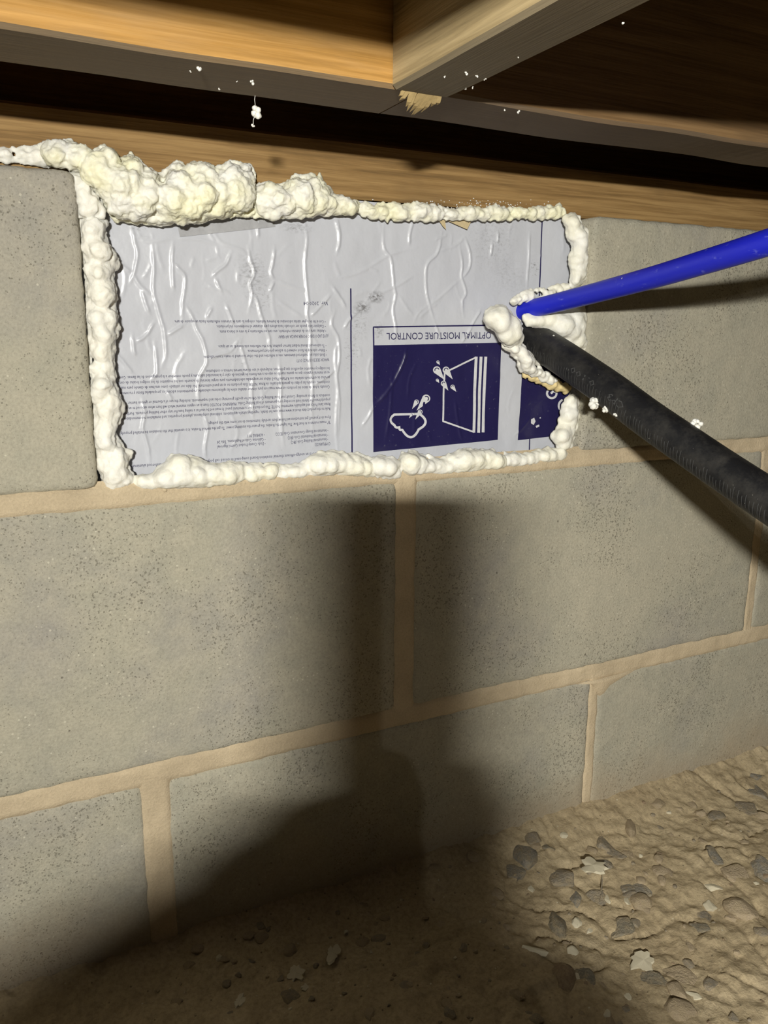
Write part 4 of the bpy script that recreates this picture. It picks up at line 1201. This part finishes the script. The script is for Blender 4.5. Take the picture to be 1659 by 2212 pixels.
B += chain([(HC + ND * 0.082 + Vector((0, 0, 0.0)), 0.010), (HC + ND * 0.096 + Vector((0, 0, -0.028)), 0.013)])         # nose
for s in (-1, 1): B += chain([(HC + WD * s * 0.083 + Vector((0, 0, 0.015)), 0.012), (HC + WD * s * 0.080 + Vector((0, 0, -0.02)), 0.010)])
# left hand closed round the phone: palm, four fingers across its back, thumb on the screen side
B += chain([((-0.370, -0.590, -0.006), 0.034), (at_phone(-0.054, -0.012, -0.068), 0.028), (at_phone(-0.044, 0.0, -0.062), 0.020)])
B += chain([(at_phone(-0.046, 0.0, -0.092), 0.020), (at_phone(-0.040, 0.002, -0.056), 0.013)])
for zf, ln in ((-0.047, 0.92), (-0.067, 1.0), (-0.087, 0.97), (-0.105, 0.84)):
    B += chain([(at_phone(-0.046, 0.006, zf), 0.0110), (at_phone(-0.028, 0.0165, zf + 0.001), 0.0105), (at_phone(0.002 * ln, 0.0170, zf + 0.002), 0.0098), (at_phone(0.024 * ln, 0.0155, zf), 0.0092), (at_phone(0.038 * ln, 0.006, zf - 0.002), 0.0085)])
B += chain([(at_phone(-0.050, -0.006, -0.085), 0.0150), (at_phone(-0.034, -0.0175, -0.065), 0.0120), (at_phone(-0.016, -0.0160, -0.050), 0.0105), (at_phone(-0.004, -0.0150, -0.040), 0.0095)])
# right hand cupped under the phone: palm, four fingers round its lower right edge, thumb in front
B += chain([((-0.282, -0.612, -0.048), 0.034), (at_phone(0.018, -0.020, -0.090), 0.028), (at_phone(0.034, -0.006, -0.088), 0.019)])
for k, zf in enumerate((-0.046, -0.066, -0.086, -0.105)):
    B += chain([(at_phone(0.036, -0.008, zf - 0.008), 0.0115), (at_phone(0.040, 0.008, zf - 0.003), 0.0105), (at_phone(0.036, 0.0300, zf), 0.0098), (at_phone(0.014, 0.0360, zf + 0.002), 0.0090), (at_phone(-0.004 - 0.004 * (k in (1, 2)), 0.0360, zf + 0.002), 0.0084)])
B += chain([(at_phone(0.034, -0.016, -0.088), 0.0150), (at_phone(0.022, -0.0230, -0.066), 0.0120), (at_phone(0.013, -0.0200, -0.050), 0.0105), (at_phone(0.008, -0.0180, -0.036), 0.0095)])
body = skinned('body', B, 0.0042, M_COAT, person, 5)
body.data.materials.append(M_SKIN); body.data.materials.append(M_GLOVE)
off_ = np.array(root_of(person)); hp = np.array(HC); pp_ = np.array(PH)
cen = np.zeros(len(body.data.polygons) * 3); body.data.polygons.foreach_get('center', cen); cen = cen.reshape(-1, 3) + off_
idx = np.zeros(len(cen), dtype=np.int32)
idx[(np.linalg.norm(cen - hp, axis=1) < 0.145) & (cen[:, 2] > 0.04)] = 1
idx[np.linalg.norm(cen - (pp_ + np.array([-0.005, -0.01, -0.065])), axis=1) < 0.085] = 2
body.data.polygons.foreach_set('material_index', idx)
hat = chain([(HC + Vector((0, 0, 0.040)) - ND * 0.022, 0.090), (HC + Vector((0, 0, 0.052)) - ND * 0.028, 0.084)])
skinned('knit_cap', hat, 0.004, M_GLOVE, person, 4)
M_EYE = m_plain('eye', (0.7, 0.68, 0.65), 0.3, 0.5)
for s in (-1, 1):
    skinned('eye', [(HC + ND * 0.067 + WD * s * 0.032 + Vector((0, 0, 0.002)), 0.012)], 0.002, M_EYE, person, 1)
skinned('mouth', chain([(HC + ND * 0.072 + WD * -0.022 + Vector((0, 0, -0.058)), 0.005), (HC + ND * 0.076 + Vector((0, 0, -0.057)), 0.006), (HC + ND * 0.072 + WD * 0.022 + Vector((0, 0, -0.058)), 0.005)]), 0.002, m_plain('lips', (0.42, 0.18, 0.14), 0.5, 0.4), person, 1)


def slab(name, c, hw, hn, hz, mat, parent, r=0.008):
    """a slab with rounded corners standing in the phone's plane"""
    prof = []
    for cx, cz, a0 in ((hw - r, hz - r, 0), (-hw + r, hz - r, 90), (-hw + r, -hz + r, 180), (hw - r, -hz + r, 270)):
        for k in range(6):
            a = math.radians(a0 + 90 * k / 5); prof.append((cx + r * math.cos(a), cz + r * math.sin(a)))
    n = len(prof); V = []
    for nn, sh in ((-hn, 0.96), (-hn * 0.7, 1.0), (hn * 0.7, 1.0), (hn, 0.96)):
        V += [c + WD * (x * sh) + ND * nn + ZD * (z * (1 - (1 - sh) * hw / hz)) for x, z in prof]
    Fc = [list(range(n)), list(range(3 * n, 4 * n))[::-1]]
    for k in range(3):
        Fc += [[k * n + i, (k + 1) * n + i, (k + 1) * n + (i + 1) % n, k * n + (i + 1) % n] for i in range(n)]
    return obj(name, V, Fc, mat, parent)


phone = empty('phone', PH - ZD * 0.0665)
tag(phone, 'dark smartphone held upright behind the camera position', 'phone')
slab('body', PH, 0.0335, 0.0038, 0.0665, M_DARKP, phone)
slab('screen', PH - ND * 0.0042, 0.0310, 0.0004, 0.0635, M_DARKP, phone, 0.006)
slab('lens_bump', PH + WD * -0.014 + ND * 0.0046 + ZD * 0.047, 0.013, 0.0010, 0.013, M_DARKP, phone, 0.005)
hl = empty('headlamp', LAMP - ND * 0.024)
tag(hl, 'bar shaped headlamp on a strap round the head of the person', 'headlamp')
slab('housing', LAMP - ND * 0.016, 0.046, 0.011, 0.016, M_DARKP, hl, 0.008)
slab('lens', LAMP - ND * 0.0042, 0.042, 0.0008, 0.010, M_LENS, hl, 0.006)
sp_ = [HC + Vector((0, 0, 0.045)) + (ND * math.cos(a) * 0.094 - ND * 0.020 + WD * math.sin(a) * 0.094) for a in np.linspace(0.35, 2 * math.pi - 0.35, 36)]
obj('strap', *tube_vf(sp_, 0.006, 8), M_GLOVE, hl, smooth=True)
